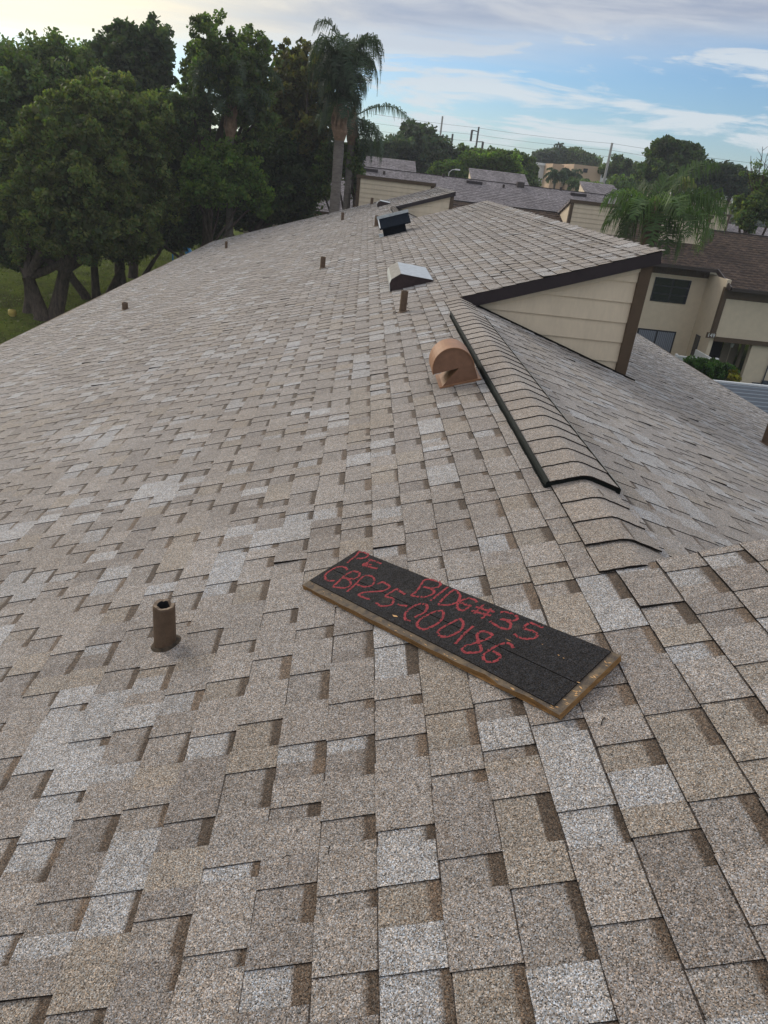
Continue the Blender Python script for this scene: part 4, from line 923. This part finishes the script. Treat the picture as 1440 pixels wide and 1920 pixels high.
# poles and wires
def pole(u, vt, y, r, label, mt, arms=()):
    t_ = at(u, vt, y); e = empty('utility_pole', (t_[0], y, GZ), label, 'pole', 'utility poles above the far trees')
    q = MB(); q.tube([(t_[0], y, GZ), (t_[0], y, t_[2])], [r * 1.5, r], 10); q.build('shaft', mt, e)
    for dz, sx in arms:
        q = MB(); q.beam((t_[0], y, t_[2] - dz), (t_[0] + sx * .9, y, t_[2] - dz + .1), .12, .12); q.tube([(t_[0] + sx * .9, y, t_[2] - dz + .1), (t_[0] + sx * .9, y, t_[2] - dz - 1.3)], .16, 8); q.build('insulator', mt, e)
    return t_
A1 = pole(898, 238, 115, .12, 'dark steel utility pole with three insulators', M_WOODPOLE, ((.6, -1), (1.9, 1), (3.2, -1)))
pole(830, 218, 120, .13, 'tallest thin pale pole left of the insulator pole', M_CONC)
pole(831, 252, 118, .12, 'short dark pole next to the tallest thin pole', M_WOODPOLE, ((.5, -1), (.9, -1)))
pole(849, 251, 100, .12, 'short dark pole halfway between tallest pole and insulator pole', M_WOODPOLE, ((.6, -1), (2.2, -1)))
pole(811, 256, 110, .11, 'leftmost short pale pole over the trees', M_CONC, ((.5, 1),))
pole(923, 276, 130, .12, 'small wooden pole right of the insulator pole among treetops', M_WOODPOLE)
pole(1030, 297, 150, .15, 'far thin pole above the white building', M_CONC)
A2 = pole(1148, 268, 100, .14, 'bare grey concrete pole right of the tan building', M_CONC)
def wire(p, lab):
    q = MB(); pts = []
    for i in range(len(p) - 1):
        a, b = np.array(p[i]), np.array(p[i + 1])
        for k in range(13): 
            t = k / 12; c = a + (b - a) * t; c[2] -= .15 * 4 * t * (1 - t); pts.append(c)
    q.tube([x for i, x in enumerate(pts) if i == 0 or np.linalg.norm(x - pts[i - 1]) > .01], .015, 5); tag(q.build('power_line', M_WIRE), lab, 'power line', 'power lines over the far trees')
for (va, vb, vc, vd, lab) in ((218, 240, 269, 302, 'topmost of the three power lines crossing the sky'), (236, 253, 282, 318, 'middle one of the three power lines'), (250, 266, 294, 334, 'lowest one of the three power lines')):
    wire([at(640, va - 14, 128), at(898, vb, 115), at(1148, vc, 100), at(1520, vd + 16, 84)], lab)
# street lamp beyond the grey roof
p = at(842, 328, 68); sl = empty('street_lamp', (p[0], 68, GZ), 'white curved arm street lamp behind the grey roof', 'street lamp')
q = MB(); a = at(842, 323, 68); b = at(856, 318, 68); q.tube([(a[0], 68, GZ), (a[0], 68, a[2]), (a[0] + .25, 68, b[2] - .05), (b[0], 68, b[2])], .022, 6); q.build('pole', M_WHITE, sl)
q = MB(); q.box(b[0] - .1, b[0] + .3, 67.9, 68.1, b[2] - .05, b[2] + .06); q.build('lamp_head', M_WHITE, sl)
# play structure seen under the trees
p = np.array([-14.9, 60, GZ]); p[0] = at(346, 460, 60)[0]
ps = empty('play_structure', p, 'blue plastic playground slide seen under the trees', 'play equipment')
M_BLUE = mat('blue_plastic', (.03, .22, .50), .4); M_ORANGE = mat('orange_plastic', (.55, .25, .04), .5)
q = MB(); z_ = at(346, 466, 60)[2]
q.tube([(p[0] - .4, 60, z_ + .9), (p[0], 59.7, z_ + .45), (p[0] + .4, 59.4, z_ - .1), (p[0] + .8, 59.2, z_ - .5)], .28, 8); q.build('slide', M_BLUE, ps)
q = MB(); q.box(p[0] - 1, p[0] - .3, 60, 60.8, z_ + .9, z_ + 1.3); q.build('roof', M_ORANGE, ps)
q = MB(); q.box(p[0] - 1, p[0] - .9, 60, 60.1, GZ, z_ + .9); q.build('post', M_BLUE, ps); q = MB(); q.box(p[0] - .4, p[0] - .3, 60, 60.1, GZ, z_ + .9); q.build('post', M_BLUE, ps)
p = at(23, 587, 35.6); q = MB(); q.tube([(p[0], p[1], GZ), (p[0], p[1], GZ + .12), (p[0], p[1], GZ + .3), (p[0], p[1], GZ + .34)], [.12, .2, .17, .06], 12)
tag(q.build('yellow_ball', mat('faded_yellow', (.42, .32, .08), .6), smooth_=True), 'small faded yellow ball on the grass left of the tree trunks', 'ball')

# ------------------------------------------------------------------ vegetation
def leaves(blobs, n, size, clump, seed, colvar=.35, fill_=.18, lo=.55, flat=.0, per=90):
    colvar = min(.5, colvar * 1.3); r = np.random.RandomState(seed); vol = np.array([b[3] * b[4] for b in blobs]); pr = vol / vol.sum(); C_ = []; 
    for b, p in zip(blobs, pr):
        nb = max(10, int(n * p)); nc = max(6, int(nb / (per if fill_ > .1 else 60))); c = np.array(b[:3]); rad = np.array([b[3], (b[3] + b[4]) * .5, b[4]])
        d = r.normal(size=(nc, 3)); d /= np.linalg.norm(d, axis=1)[:, None]
        rr = np.where(r.rand(nc) < .8, r.uniform(.70 if fill_ > .1 else .5, 1.08 if fill_ > .1 else 1.16, nc), r.uniform(.2, .8, nc)) * np.where(r.rand(nc) < .12, 1.14, 1.0)
        cc_ = c + d * rr[:, None] * rad; br = r.uniform(1 - colvar, 1 + colvar, nc)
        idx = r.randint(0, nc, nb); s = clump * r.uniform(.5, 1.25, nc)
        off = r.normal(size=(nb, 3)); off /= (np.linalg.norm(off, axis=1)[:, None] + 1e-6); off *= (r.rand(nb) ** .45)[:, None] * s[idx][:, None]
        off[:, 2] *= .75
        C_.append((cc_[idx] + off, br[idx] * r.uniform(.72, 1.3, nb), np.full(nb, 1.0)))
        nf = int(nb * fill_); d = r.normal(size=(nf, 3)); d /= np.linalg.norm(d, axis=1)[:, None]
        C_.append((c + d * (r.rand(nf) ** .5 * .8)[:, None] * rad, r.uniform(.45, .8, nf), np.full(nf, 2.2)))  # larger inner leaves block light; crown-depth shade put into their darker colour
    P_ = np.concatenate([a[0] for a in C_]); B_ = np.concatenate([a[1] for a in C_]); S_ = np.concatenate([a[2] for a in C_]) * size
    m_ = len(P_); a = r.normal(size=(m_, 3)); a /= np.linalg.norm(a, axis=1)[:, None]; b = np.cross(a, r.normal(size=(m_, 3))); b /= np.linalg.norm(b, axis=1)[:, None]
    S_ = S_ * r.uniform(.6, 1.35, m_)
    cols = np.stack([B_ * r.uniform(.8, 1.3, m_), B_, B_ * r.uniform(.7, 1.2, m_)], 1)
    return P_, a * (S_ * 1.0)[:, None], b * (S_ * .55)[:, None], np.clip(cols, .05, 3)
def blob(u, v, ru, rv, y):
    c = at(u, v, y); dep = -(RW.T @ (c - CAM))[2]; s = dep / FPX; return (c[0], c[1], c[2], ru * s, rv * s)
LM = {}
def LMat(k, c, tr=.35):
    if k not in LM: LM[k] = leaf_mat('leaves_' + k, c, tr)
    return LM[k]
def limb(q, a, b, r0, r1, seed, n=6, sag=0.4):
    r = np.random.RandomState(seed); a = np.array(a, float); b = np.array(b, float); pts = []; L = np.linalg.norm(b - a)
    o = r.normal(size=3) * L * .07 * sag
    for i in range(n):
        t = i / (n - 1); pts.append(a + (b - a) * t + o * math.sin(PI * t) + r.normal(size=3) * L * .012 * (0 < i < n - 1))
    q.tube(pts, [r0 + (r1 - r0) * i / (n - 1) for i in range(n)], 8)
def tree(label, trunk, bl, y, mt, n, size=.085, clump=.55, seed=1, group=None, name='leafy_tree', colvar=.35, fill_=.18, r0=.3, trunks=None, jy=1.0, bare=0):
    r = random.Random(seed); bb = [blob(b[0], b[1], b[2], b[3], y + (b[4] if len(b) > 4 else r.uniform(-jy, jy))) for b in bl]
    bx_ = (trunk[0], trunk[1], GZ); e = empty(name, bx_, label, 'tree', group)
    A_ = leaves(bb, n, size, clump, seed, colvar, fill_); quads_obj('crown', *A_, mt, e)
    q = MB(); base = np.array(bx_)
    forks = trunks or [((0, 0), 0)]
    top = min(b[2] for b in bb)
    zf = GZ + max(1.0, (top - GZ) * .55)
    for k, (off, lean) in enumerate(forks):
        p0 = base + np.array([off[0], off[1], -.1]); p1 = np.array([base[0] + off[0] * 1.6 + lean, base[1] + off[1], zf + r.uniform(-.3, .6)])
        q.tube([p0 - np.array([0, 0, .1]), p0 + np.array([0, 0, .25]), p0 + (p1 - p0) * .5 + np.array([r.uniform(-.15, .15), 0, 0]), p1], [r0 * 1.5, r0 * 1.05, r0 * .9, r0 * .75], 10)
        mine = [b for j, b in enumerate(bb) if j % len(forks) == k] or bb[:1]
        for j, b in enumerate(mine): limb(q, p1, (b[0], b[1], b[2] - b[4] * .2), r0 * .6, .05, seed * 31 + j + k * 7)
    q.build('trunk', M_BARK, e, smooth_=True); return e
OL = LMat('olive', (.125, .158, .060), .5); DK = LMat('dark_green', (.056, .088, .036), .45); MD = LMat('mid_green', (.090, .130, .052), .5)
BRT = LMat('bright_green', (.105, .170, .040), .5); RED = LMat('bronze_green', (.130, .130, .052), .5); BLU = LMat('blue_green', (.058, .086, .054), .4)
gl_ = 'trees on the lawn left of the roof'
tree('large olive green tree with thick double trunk, nearest on the left lawn', (-15.95, 35.6), [(160, 205, 62, 40, -1), (100, 240, 60, 45, -2), (225, 225, 60, 50, 0), (150, 270, 85, 60, -1.5), (60, 300, 55, 50, -1), (255, 300, 60, 55, 1), (120, 340, 85, 65, -2), (210, 370, 80, 60, 0), (50, 390, 60, 50, -1), (140, 430, 90, 50, -1.5), (240, 430, 60, 40, 0), (60, 460, 60, 30, 0), (290, 250, 35, 50, 2), (300, 370, 35, 45, 2), (205, 160, 40, 26, 1), (290, 205, 30, 24, 2)], 36, OL, 82000, .068, .42, 11, gl_, r0=.36, trunks=[((-.22, 0), -.35), ((.30, .2), .5)])
tree('tall dark tree filling the far left edge, slim trunk left of the double trunk', (-17.3, 36.8), [(45, 190, 90, 75, 3), (120, 150, 75, 60, 6), (0, 280, 60, 120, 1), (15, 410, 60, 80, 0), (-60, 250, 90, 130, 3), (95, 110, 40, 30, 6), (20, 130, 60, 40, 5), (40, 480, 50, 25, 0)], 38, MD, 70000, .08, .6, 12, gl_, r0=.26, trunks=[((0, 0), .1)])
tree('dark glossy tree with the upright leaf tufts rising behind the olive tree', (-16.0, 50), [(240, 92, 48, 42), (285, 88, 38, 42), (200, 105, 42, 32), (262, 150, 75, 55), (308, 238, 28, 42), (180, 150, 60, 45), (245, 250, 80, 80)], 50, DK, 32000, .12, .45, 13, gl_, r0=.3, fill_=.05, trunks=[((0, 0), .2)])
tree('tall grey green tree wrapped around the left queen palm crown', (-9.5, 42), [(400, 95, 50, 50), (452, 100, 48, 42), (486, 135, 34, 50), (364, 140, 24, 50), (430, 160, 60, 50), (365, 215, 44, 45), (395, 50, 24, 18), (475, 220, 36, 55), (330, 230, 30, 50)], 40, MD, 27000, .072, .30, 14, gl_, r0=.28, fill_=.03)
tree('rounded bronze green tree between the two queen palms', (-4.4, 44.5), [(540, 130, 36, 42), (590, 118, 38, 36), (560, 185, 62, 52), (615, 170, 34, 50), (525, 240, 55, 45), (590, 245, 50, 40)], 44.5, RED, 25000, .085, .30, 15, gl_, r0=.28, fill_=.03)
tree('dense very dark tree mass low behind the palms', (-8.0, 44), [(540, 320, 60, 75), (480, 325, 65, 75), (405, 320, 70, 80), (330, 320, 60, 85), (520, 385, 50, 35), (450, 385, 60, 40), (350, 405, 60, 45), (575, 310, 36, 55), (570, 350, 24, 26), (535, 402, 26, 14)], 44.5, DK, 66000, .10, .6, 16, gl_, r0=.35, trunks=[((0, 0), 0), ((2.0, 0), .5)], fill_=.3)
tree('small bright green tree in front of the left queen palm trunk', (-8.6, 38.6), [(385, 325, 35, 42), (430, 305, 34, 32), (465, 345, 36, 36), (395, 358, 42, 22), (480, 378, 32, 22), (365, 350, 26, 28)], 38.5, BRT, 24000, .07, .42, 17, gl_, r0=.10, fill_=.06)
tree('leaning dark trunked tree in the middle of the lawn', (-16.2, 41.6), [(190, 440, 70, 45), (130, 410, 60, 60), (230, 430, 50, 50), (160, 370, 70, 50)], 43, OL, 22000, .085, .6, 18, gl_, r0=.24, trunks=[((0, 0), -1.2), ((.5, .3), -.3), ((1.1, .6), .2)])
tree('tree with three slim spreading stems near the roof edge', (-15.4, 46), [(270, 430, 55, 48), (320, 420, 45, 45), (230, 400, 50, 60), (300, 370, 60, 50)], 48, DK, 26000, .09, .6, 19, gl_, r0=.17, trunks=[((0, 0), -.4), ((.8, .4), .5), ((1.3, -.2), 2.0), ((-.3, .1), .1)])
tree('upright tree pair of thin trunks behind the play structure', (-14.5, 58), [(300, 400, 40, 45), (340, 395, 40, 40), (270, 390, 40, 40)], 60, DK, 14000, .11, .7, 20, gl_, r0=.2, trunks=[((0, 0), -.2), ((1.2, 0), -.5), ((2.5, .5), .2)])
tree('low leafy tree around the second palm trunk by the grey roof', (at(655, 390, 42)[0], 42), [(663, 300, 18, 28), (668, 345, 16, 22), (600, 345, 22, 25), (622, 300, 22, 30)], 42, MD, 9000, .07, .4, 21, 'small trees beside the palms', r0=.1, fill_=.08)
gb = 'trees beyond the far roofs'
tree('dark rounded tree right of the drooping palm frond', (at(785, 300, 80)[0], 80), [(782, 268, 36, 30), (822, 288, 32, 24), (745, 282, 34, 22), (800, 300, 40, 20), (700, 290, 30, 22), (850, 305, 25, 14)], 80, BLU, 26000, .14, .8, 22, gb, r0=.35)
tree('bright green bamboo like clump behind the grey roof', (at(905, 310, 75)[0], 75), [(905, 305, 42, 17), (950, 318, 32, 16), (865, 322, 34, 16), (940, 300, 30, 10), (830, 318, 26, 12)], 75, BRT, 20000, .10, .6, 23, gb, r0=.3)
tree('dark tree right of the bright green clump', (at(985, 330, 82)[0], 82), [(970, 305, 26, 14), (985, 324, 20, 14), (992, 345, 14, 10), (930, 292, 30, 9), (880, 292, 24, 9)], 82, MD, 16000, .13, .7, 24, gb, r0=.3)
tree('broad dark tree behind the tan building, left half', (at(1035, 310, 150)[0], 150), [(1025, 297, 24, 12), (1048, 293, 18, 11)], 150, BLU, 8000, .22, 1.2, 25, gb, r0=.4)
tree('broad tree behind the tan building, right half', (at(1085, 310, 150)[0], 150), [(1080, 298, 26, 12), (1105, 305, 18, 9)], 150, MD, 8000, .22, 1.2, 26, gb, r0=.4)
tree('large dark oak standing highest above the right roofs', (at(1265, 330, 78)[0], 78), [(1258, 285, 30, 22), (1290, 300, 32, 24), (1235, 285, 16, 18), (1315, 325, 26, 20), (1265, 325, 50, 25), (1228, 320, 24, 26)], 78, DK, 30000, .13, .7, 27, gb, r0=.4, fill_=.12)
tree('mid height tree right of the grey concrete pole', (at(1170, 330, 110)[0], 110), [(1165, 312, 18, 12), (1195, 325, 30, 14), (1145, 318, 14, 9)], 110, MD, 9000, .17, .9, 28, gb, r0=.3)
tree('row tree right of the large oak', (at(1365, 350, 75)[0], 75), [(1350, 330, 28, 17), (1385, 345, 28, 20), (1335, 350, 30, 14), (1420, 362, 30, 22), (1380, 325, 10, 12)], 75, BLU, 20000, .13, .7, 29, gb, r0=.3)
tree('low bushy tree under the grey concrete pole', (at(1130, 345, 92)[0], 92), [(1112, 350, 20, 5), (1165, 343, 22, 6), (1190, 345, 20, 8)], 92, BRT, 7000, .13, .7, 30, gb, r0=.2)
# sparse tree at the right edge
xr, yr_ = at(1412, 440, 44)[0], 44
rt = tree('twisted oak with bare upper twigs at the right photo edge', (xr, yr_), [(1400, 405, 18, 20), (1425, 375, 22, 22), (1390, 385, 16, 14), (1440, 345, 20, 20), (1455, 390, 25, 30), (1402, 425, 16, 10)], 44, MD, 10000, .065, .35, 31, 'trees beyond the far roofs', r0=.16, fill_=.05)
q = MB()
for i, (u, v) in enumerate(((1408, 292), (1418, 300), (1430, 275), (1438, 290), (1400, 310), (1445, 300))):
    a = at(1418 + rnd.uniform(-3, 3), 372, 44); b = at(u, v, 44 + rnd.uniform(-1, 1)); limb(q, a, b, .045, .012, 400 + i)
    for k in range(5):
        t = rnd.uniform(.4, .95); c = a + (b - a) * t; limb(q, c, c + np.array([rnd.uniform(-.5, .5), rnd.uniform(-.3, .3), rnd.uniform(.1, .6)]), .014, .005, 500 + i * 9 + k, 4)
q.build('bare_branches', M_BARK, rt)
A_ = leaves([blob(1420, 318, 26, 34, 44), blob(1438, 340, 16, 24, 44)], 900, .05, .3, 77, fill_=0); quads_obj('twig_leaves', *A_, MD, rt)
# norfolk pine tip
p = at(757, 232, 90); e = empty('pine_tree', (p[0], 90, GZ), 'slim spiky pine tip rising above the dark rounded tree', 'tree', gb)
bl = [blob(757, 234 + 6 * i, 2 + 2.0 * i, 2.2, 90) for i in range(8)]; A_ = leaves(bl, 2400, .12, .3, 41); quads_obj('crown', *A_, DK, e)
q = MB(); q.tube([(p[0], 90, GZ), (p[0], 90, p[2])], [.2, .04], 6); q.build('trunk', M_BARK, e)
# hedge and shrub by the beige house
hc = empty('clipped_hedge', (at(1325, 700, 31)[0], 31, GZ), 'dense dark green clipped hedge in front of the white fence', 'hedge')
bl = [blob(1300, 690, 22, 17, 31), blob(1325, 692, 24, 18, 31), blob(1350, 698, 24, 18, 31), blob(1366, 703, 14, 17, 31), blob(1320, 712, 45, 18, 31)]
A_ = leaves(bl, 22000, .045, .22, 51, colvar=.2, fill_=.35); quads_obj('foliage', *A_, LMat('hedge', (.045, .105, .018), .35), hc)
q = MB(); 
for dx_ in (-1, -.3, .4, 1): q.tube([(at(1325, 700, 31)[0] + dx_, 31, GZ - .1), (at(1325, 700, 31)[0] + dx_, 31, GZ + 1.2)], .04, 6)
q.build('stem', M_BARK, hc)
sh = empty('yellow_shrub', (at(1375, 712, 30.4)[0], 30.4, GZ), 'small yellow green shrub at the right end of the hedge', 'shrub')
A_ = leaves([blob(1374, 710, 9, 13, 30.4), blob(1368, 716, 8, 9, 30.4)], 2500, .055, .2, 52, colvar=.4); quads_obj('foliage', *A_, LMat('yellow', (.20, .19, .03), .4), sh)
q = MB(); x_ = at(1375, 712, 30.4)[0]; q.tube([(x_, 30.4, GZ - .1), (x_, 30.4, GZ + 1.0)], .04, 6); q.build('stem', M_BARK, sh)

# palms
def palm(label, u, vcrown, y, fr, trunk_r, mt, seed, boots=True, group='queen palms', L=3.0, name='queen_palm', leafl=.55, wid=.014, nl=46, show_from=GZ, lean=0, spear=True, bright=None, droop=2.1, hs=1.0):
    r = random.Random(seed); c = at(u, vcrown, y); e = empty(name, (c[0] - lean, y, GZ), label, 'palm tree', group)
    q = MB(); K = 14
    pts = [(c[0] - lean * (1 - i / K) ** 1.5, y, GZ + (c[2] - GZ) * i / K) for i in range(K + 1)]
    q.tube(pts, [trunk_r * (1.25 if i == 0 else 1.0 + .05 * math.sin(i * 2.1) - .12 * i / K) for i in range(K + 1)], 14); q.build('trunk', M_PALMBARK, e, smooth_=True)
    if boots:
        q = MB(); 
        q.tube([(c[0], y, c[2] - .25), (c[0], y, c[2] + .1), (c[0], y, c[2] + .6), (c[0], y, c[2] + 1.5)], [trunk_r * .9, trunk_r * 1.35, trunk_r * 1.0, trunk_r * .45], 12)
        for k in range(16):
            a = r.uniform(0, 2 * PI); z_ = c[2] + r.uniform(-.2, .7); rr__ = trunk_r * 1.1
            q.tube([(c[0] + rr__ * .7 * math.cos(a), y + rr__ * .7 * math.sin(a), z_), (c[0] + rr__ * 1.35 * math.cos(a), y + rr__ * 1.35 * math.sin(a), z_ + .3), (c[0] + rr__ * 1.1 * math.cos(a + .2), y + rr__ * 1.1 * math.sin(a + .2), z_ + .75)], [.09, .06, .02], 5)
        q.build('leaf_boots', M_BOOT, e)
    top = np.array([c[0], y, c[2] + (1.0 if boots else .1)])
    for k, (az, el, ln) in enumerate(fr):
        az += r.uniform(-.12, .12); ln *= r.uniform(.92, 1.08)
        d_ = np.array([math.cos(az), math.sin(az), 0]); n_ = 22; P_ = [top.copy()]; e_ = el; step = ln / n_
        drop = droop / n_ * (1 + r.uniform(-.2, .3))
        for i in range(n_):
            P_.append(P_[-1] + (d_ * math.cos(e_) * hs + np.array([0, 0, math.sin(e_)])) * step); e_ -= drop * (.35 + 1.5 * (i / n_) ** 1.2) ; e_ = max(e_, -1.5)
        P_ = np.array(P_); fq = MB(); cb = r.uniform(.55, 1.35) * (bright if bright else 1); cc_ = (cb, cb * 1.0, cb * .9); side = np.cross(d_, [0, 0, 1])
        fq.tube(P_[::2], [max(.008, .035 * (1 - i / (len(P_[::2]) - .5))) for i in range(len(P_[::2]))], 5, m=1, c=(1, 1, 1))
        for j in range(nl * 2):
            t = .14 + .86 * j / (nl * 2 - 1); x = t * n_; i = min(int(x), n_ - 1); p = P_[i] + (P_[i + 1] - P_[i]) * (x - i)
            tan = P_[i + 1] - P_[i]; tan = tan / np.linalg.norm(tan); sg = 1 if j % 2 else -1
            ll = leafl * math.sin(PI * min(1, .12 + t * .93)) ** .5 * r.uniform(.8, 1.15)
            od = side * sg * r.uniform(.5, .95) + tan * .45 + np.array([0, 0, r.uniform(-.2, .5)]); od /= np.linalg.norm(od)
            m1 = p + od * ll * .42; m2 = m1 + (od * .35 + np.array([0, 0, -.95])) * ll * .62
            wv_ = tan * wid; b_ = cb * r.uniform(.7, 1.25); col = (b_ * r.uniform(.9, 1.15), b_, b_ * .95)
            fq.quad([p - wv_, p + wv_, m1 + wv_, m1 - wv_], 0, col); fq.quad([m1 - wv_, m1 + wv_, m2 + wv_ * .2, m2 - wv_ * .2], 0, col)
        fq.build('frond', [mt, mt], e, col=True)
    return e
PG = LMat('palm_dark', (.055, .085, .052), .35); PB = LMat('palm_bright', (.088, .145, .052), .4)
def ring_fr(n_, els, ln, seed):
    r = random.Random(seed); out = []
    for el, k, l_ in els:
        a0 = r.uniform(0, 6.28)
        for i in range(k): out.append((a0 + 2 * PI * i / k, el + r.uniform(-.1, .1), l_))
    return out
palm('tall queen palm with pale smooth trunk and brown boots left of the far roofs', 637, 252, 35.5, ring_fr(0, [(1.56, 7, 5.4), (1.52, 10, 4.9), (1.46, 10, 4.2), (1.3, 8, 3.2), (.9, 5, 2.2)], 3, 5), .25, PG, 61, leafl=.8, wid=.018, nl=64, droop=3.5, hs=.58)
palm('second queen palm whose long frond arches to the right of the pale trunk', 659, 262, 41, [(.05, .62, 3.6), (-.25, -.05, 3.0), (.2, -.15, 2.9), (-.3, -.45, 2.6), (.5, -.1, 2.9), (2.6, .2, 2.6), (2.9, -.3, 2.4), (1.6, .3, 2.8), (-1.5, .2, 2.8), (-2.3, -.2, 2.4), (-.6, -.6, 2.4), (3.4, .3, 2.4), (.9, -.2, 2.6), (2.2, .6, 2.4), (-2.8, .4, 2.4)], .2, PG, 62, leafl=.8, wid=.02)
palm('queen palm with dark drooping crown and straight trunk near the left end of the roof', 432, 250, 39.5, ring_fr(0, [(1.5, 5, 4.6), (1.42, 6, 3.8), (1.2, 7, 3.0), (.8, 5, 2.2)], 3, 8), .2, PG, 63, droop=3.3, leafl=.75, wid=.016)
palm('bright green queen palm rising behind the near clerestory corner', 1213, 452, 27.5, [(.05, .80, 3.3), (-.05, .5, 3.1), (-.35, .75, 3.0), (.35, .65, 3.0), (.1, .2, 2.7), (3.05, .7, 2.2), (3.35, .35, 2.1), (2.7, .1, 2.0), (-1.5, .7, 2.4), (-1.1, .4, 2.4), (1.4, .9, 2.4), (-2.2, .6, 2.3), (2.3, .9, 2.0), (-.7, .3, 2.6), (-1.9, .1, 2.2), (.2, 1.25, 3.0), (.9, 1.45, 2.4), (-.6, -.2, 2.2), (3.1, -.2, 1.8), (-1.4, -.3, 2.0), (-2.6, .0, 2.0)], .2, PB, 64, leafl=1.0, wid=.019, nl=46)
for (u, v, y, lab, cl) in ((1042, 335, 98, 'small palm with arched fronds left of the tan building bay', PG), (1069, 334, 99, 'small palm with arched fronds in front of the tan building bay', PG), (1083, 351, 96, 'bushy small palm at the foot of the tan block', PB), (1277, 352, 70, 'small yellow green palm before the large dark oak', LMat('palm_yellow', (.16, .19, .035), .4)), (1200, 395, 47, 'dark feathery palm behind the bright queen palm', PG)):
    k = (1.5 if y == 70 else 2.0) if y > 60 else 3.0
    palm(lab, u, v, y, ring_fr(0, [(1.2, 5, k), (.7, 7, k), (.2, 6, k * .85)], 3, int(u)), .16, cl, int(u), boots=False, group='small palms between the far buildings', name='small_palm', leafl=.8, wid=.06 if y > 60 else .03, nl=16)
# distant tree line closing the horizon
r = np.random.RandomState(9); bl = []
for i in range(150):
    x = -260 + i * 4.2 + r.uniform(-2, 2); y = 190 + r.uniform(-15, 25) ; h_ = 7 + r.uniform(0, 3.0); bl.append((x, y, GZ + h_ - 3.0, r.uniform(3.5, 6), 3.2)); bl.append((x, y + 3, GZ + 2.0, 5, 3))
A_ = leaves(bl, 60000, .55, 1.6, 99, colvar=.3, fill_=.2); tag(quads_obj('distant_treeline', *A_, BLU, loc=(0, 190, GZ)), 'distant band of dark trees along the horizon', 'tree line', kind='stuff')

# ------------------------------------------------------------------ air
hm = bpy.data.materials.new('thin_air'); hm.use_nodes = True; t = hm.node_tree; t.nodes.clear()
pv = N(t, 'ShaderNodeVolumePrincipled'); pv.inputs['Color'].default_value = (0.86, 0.91, 1.0, 1); pv.inputs['Density'].default_value = 0.0006; pv.inputs['Anisotropy'].default_value = 0.35
oo = N(t, 'ShaderNodeOutputMaterial'); t.links.new(pv.outputs[0], oo.inputs['Volume'])
q = MB(); q.box(-420, 420, -60, 420, GZ - 1, 16); hz_ = q.build('haze', hm); tag(hz_, 'thin pale air over the whole place', 'haze', kind='stuff')
scene.cycles.volume_bounces = 1
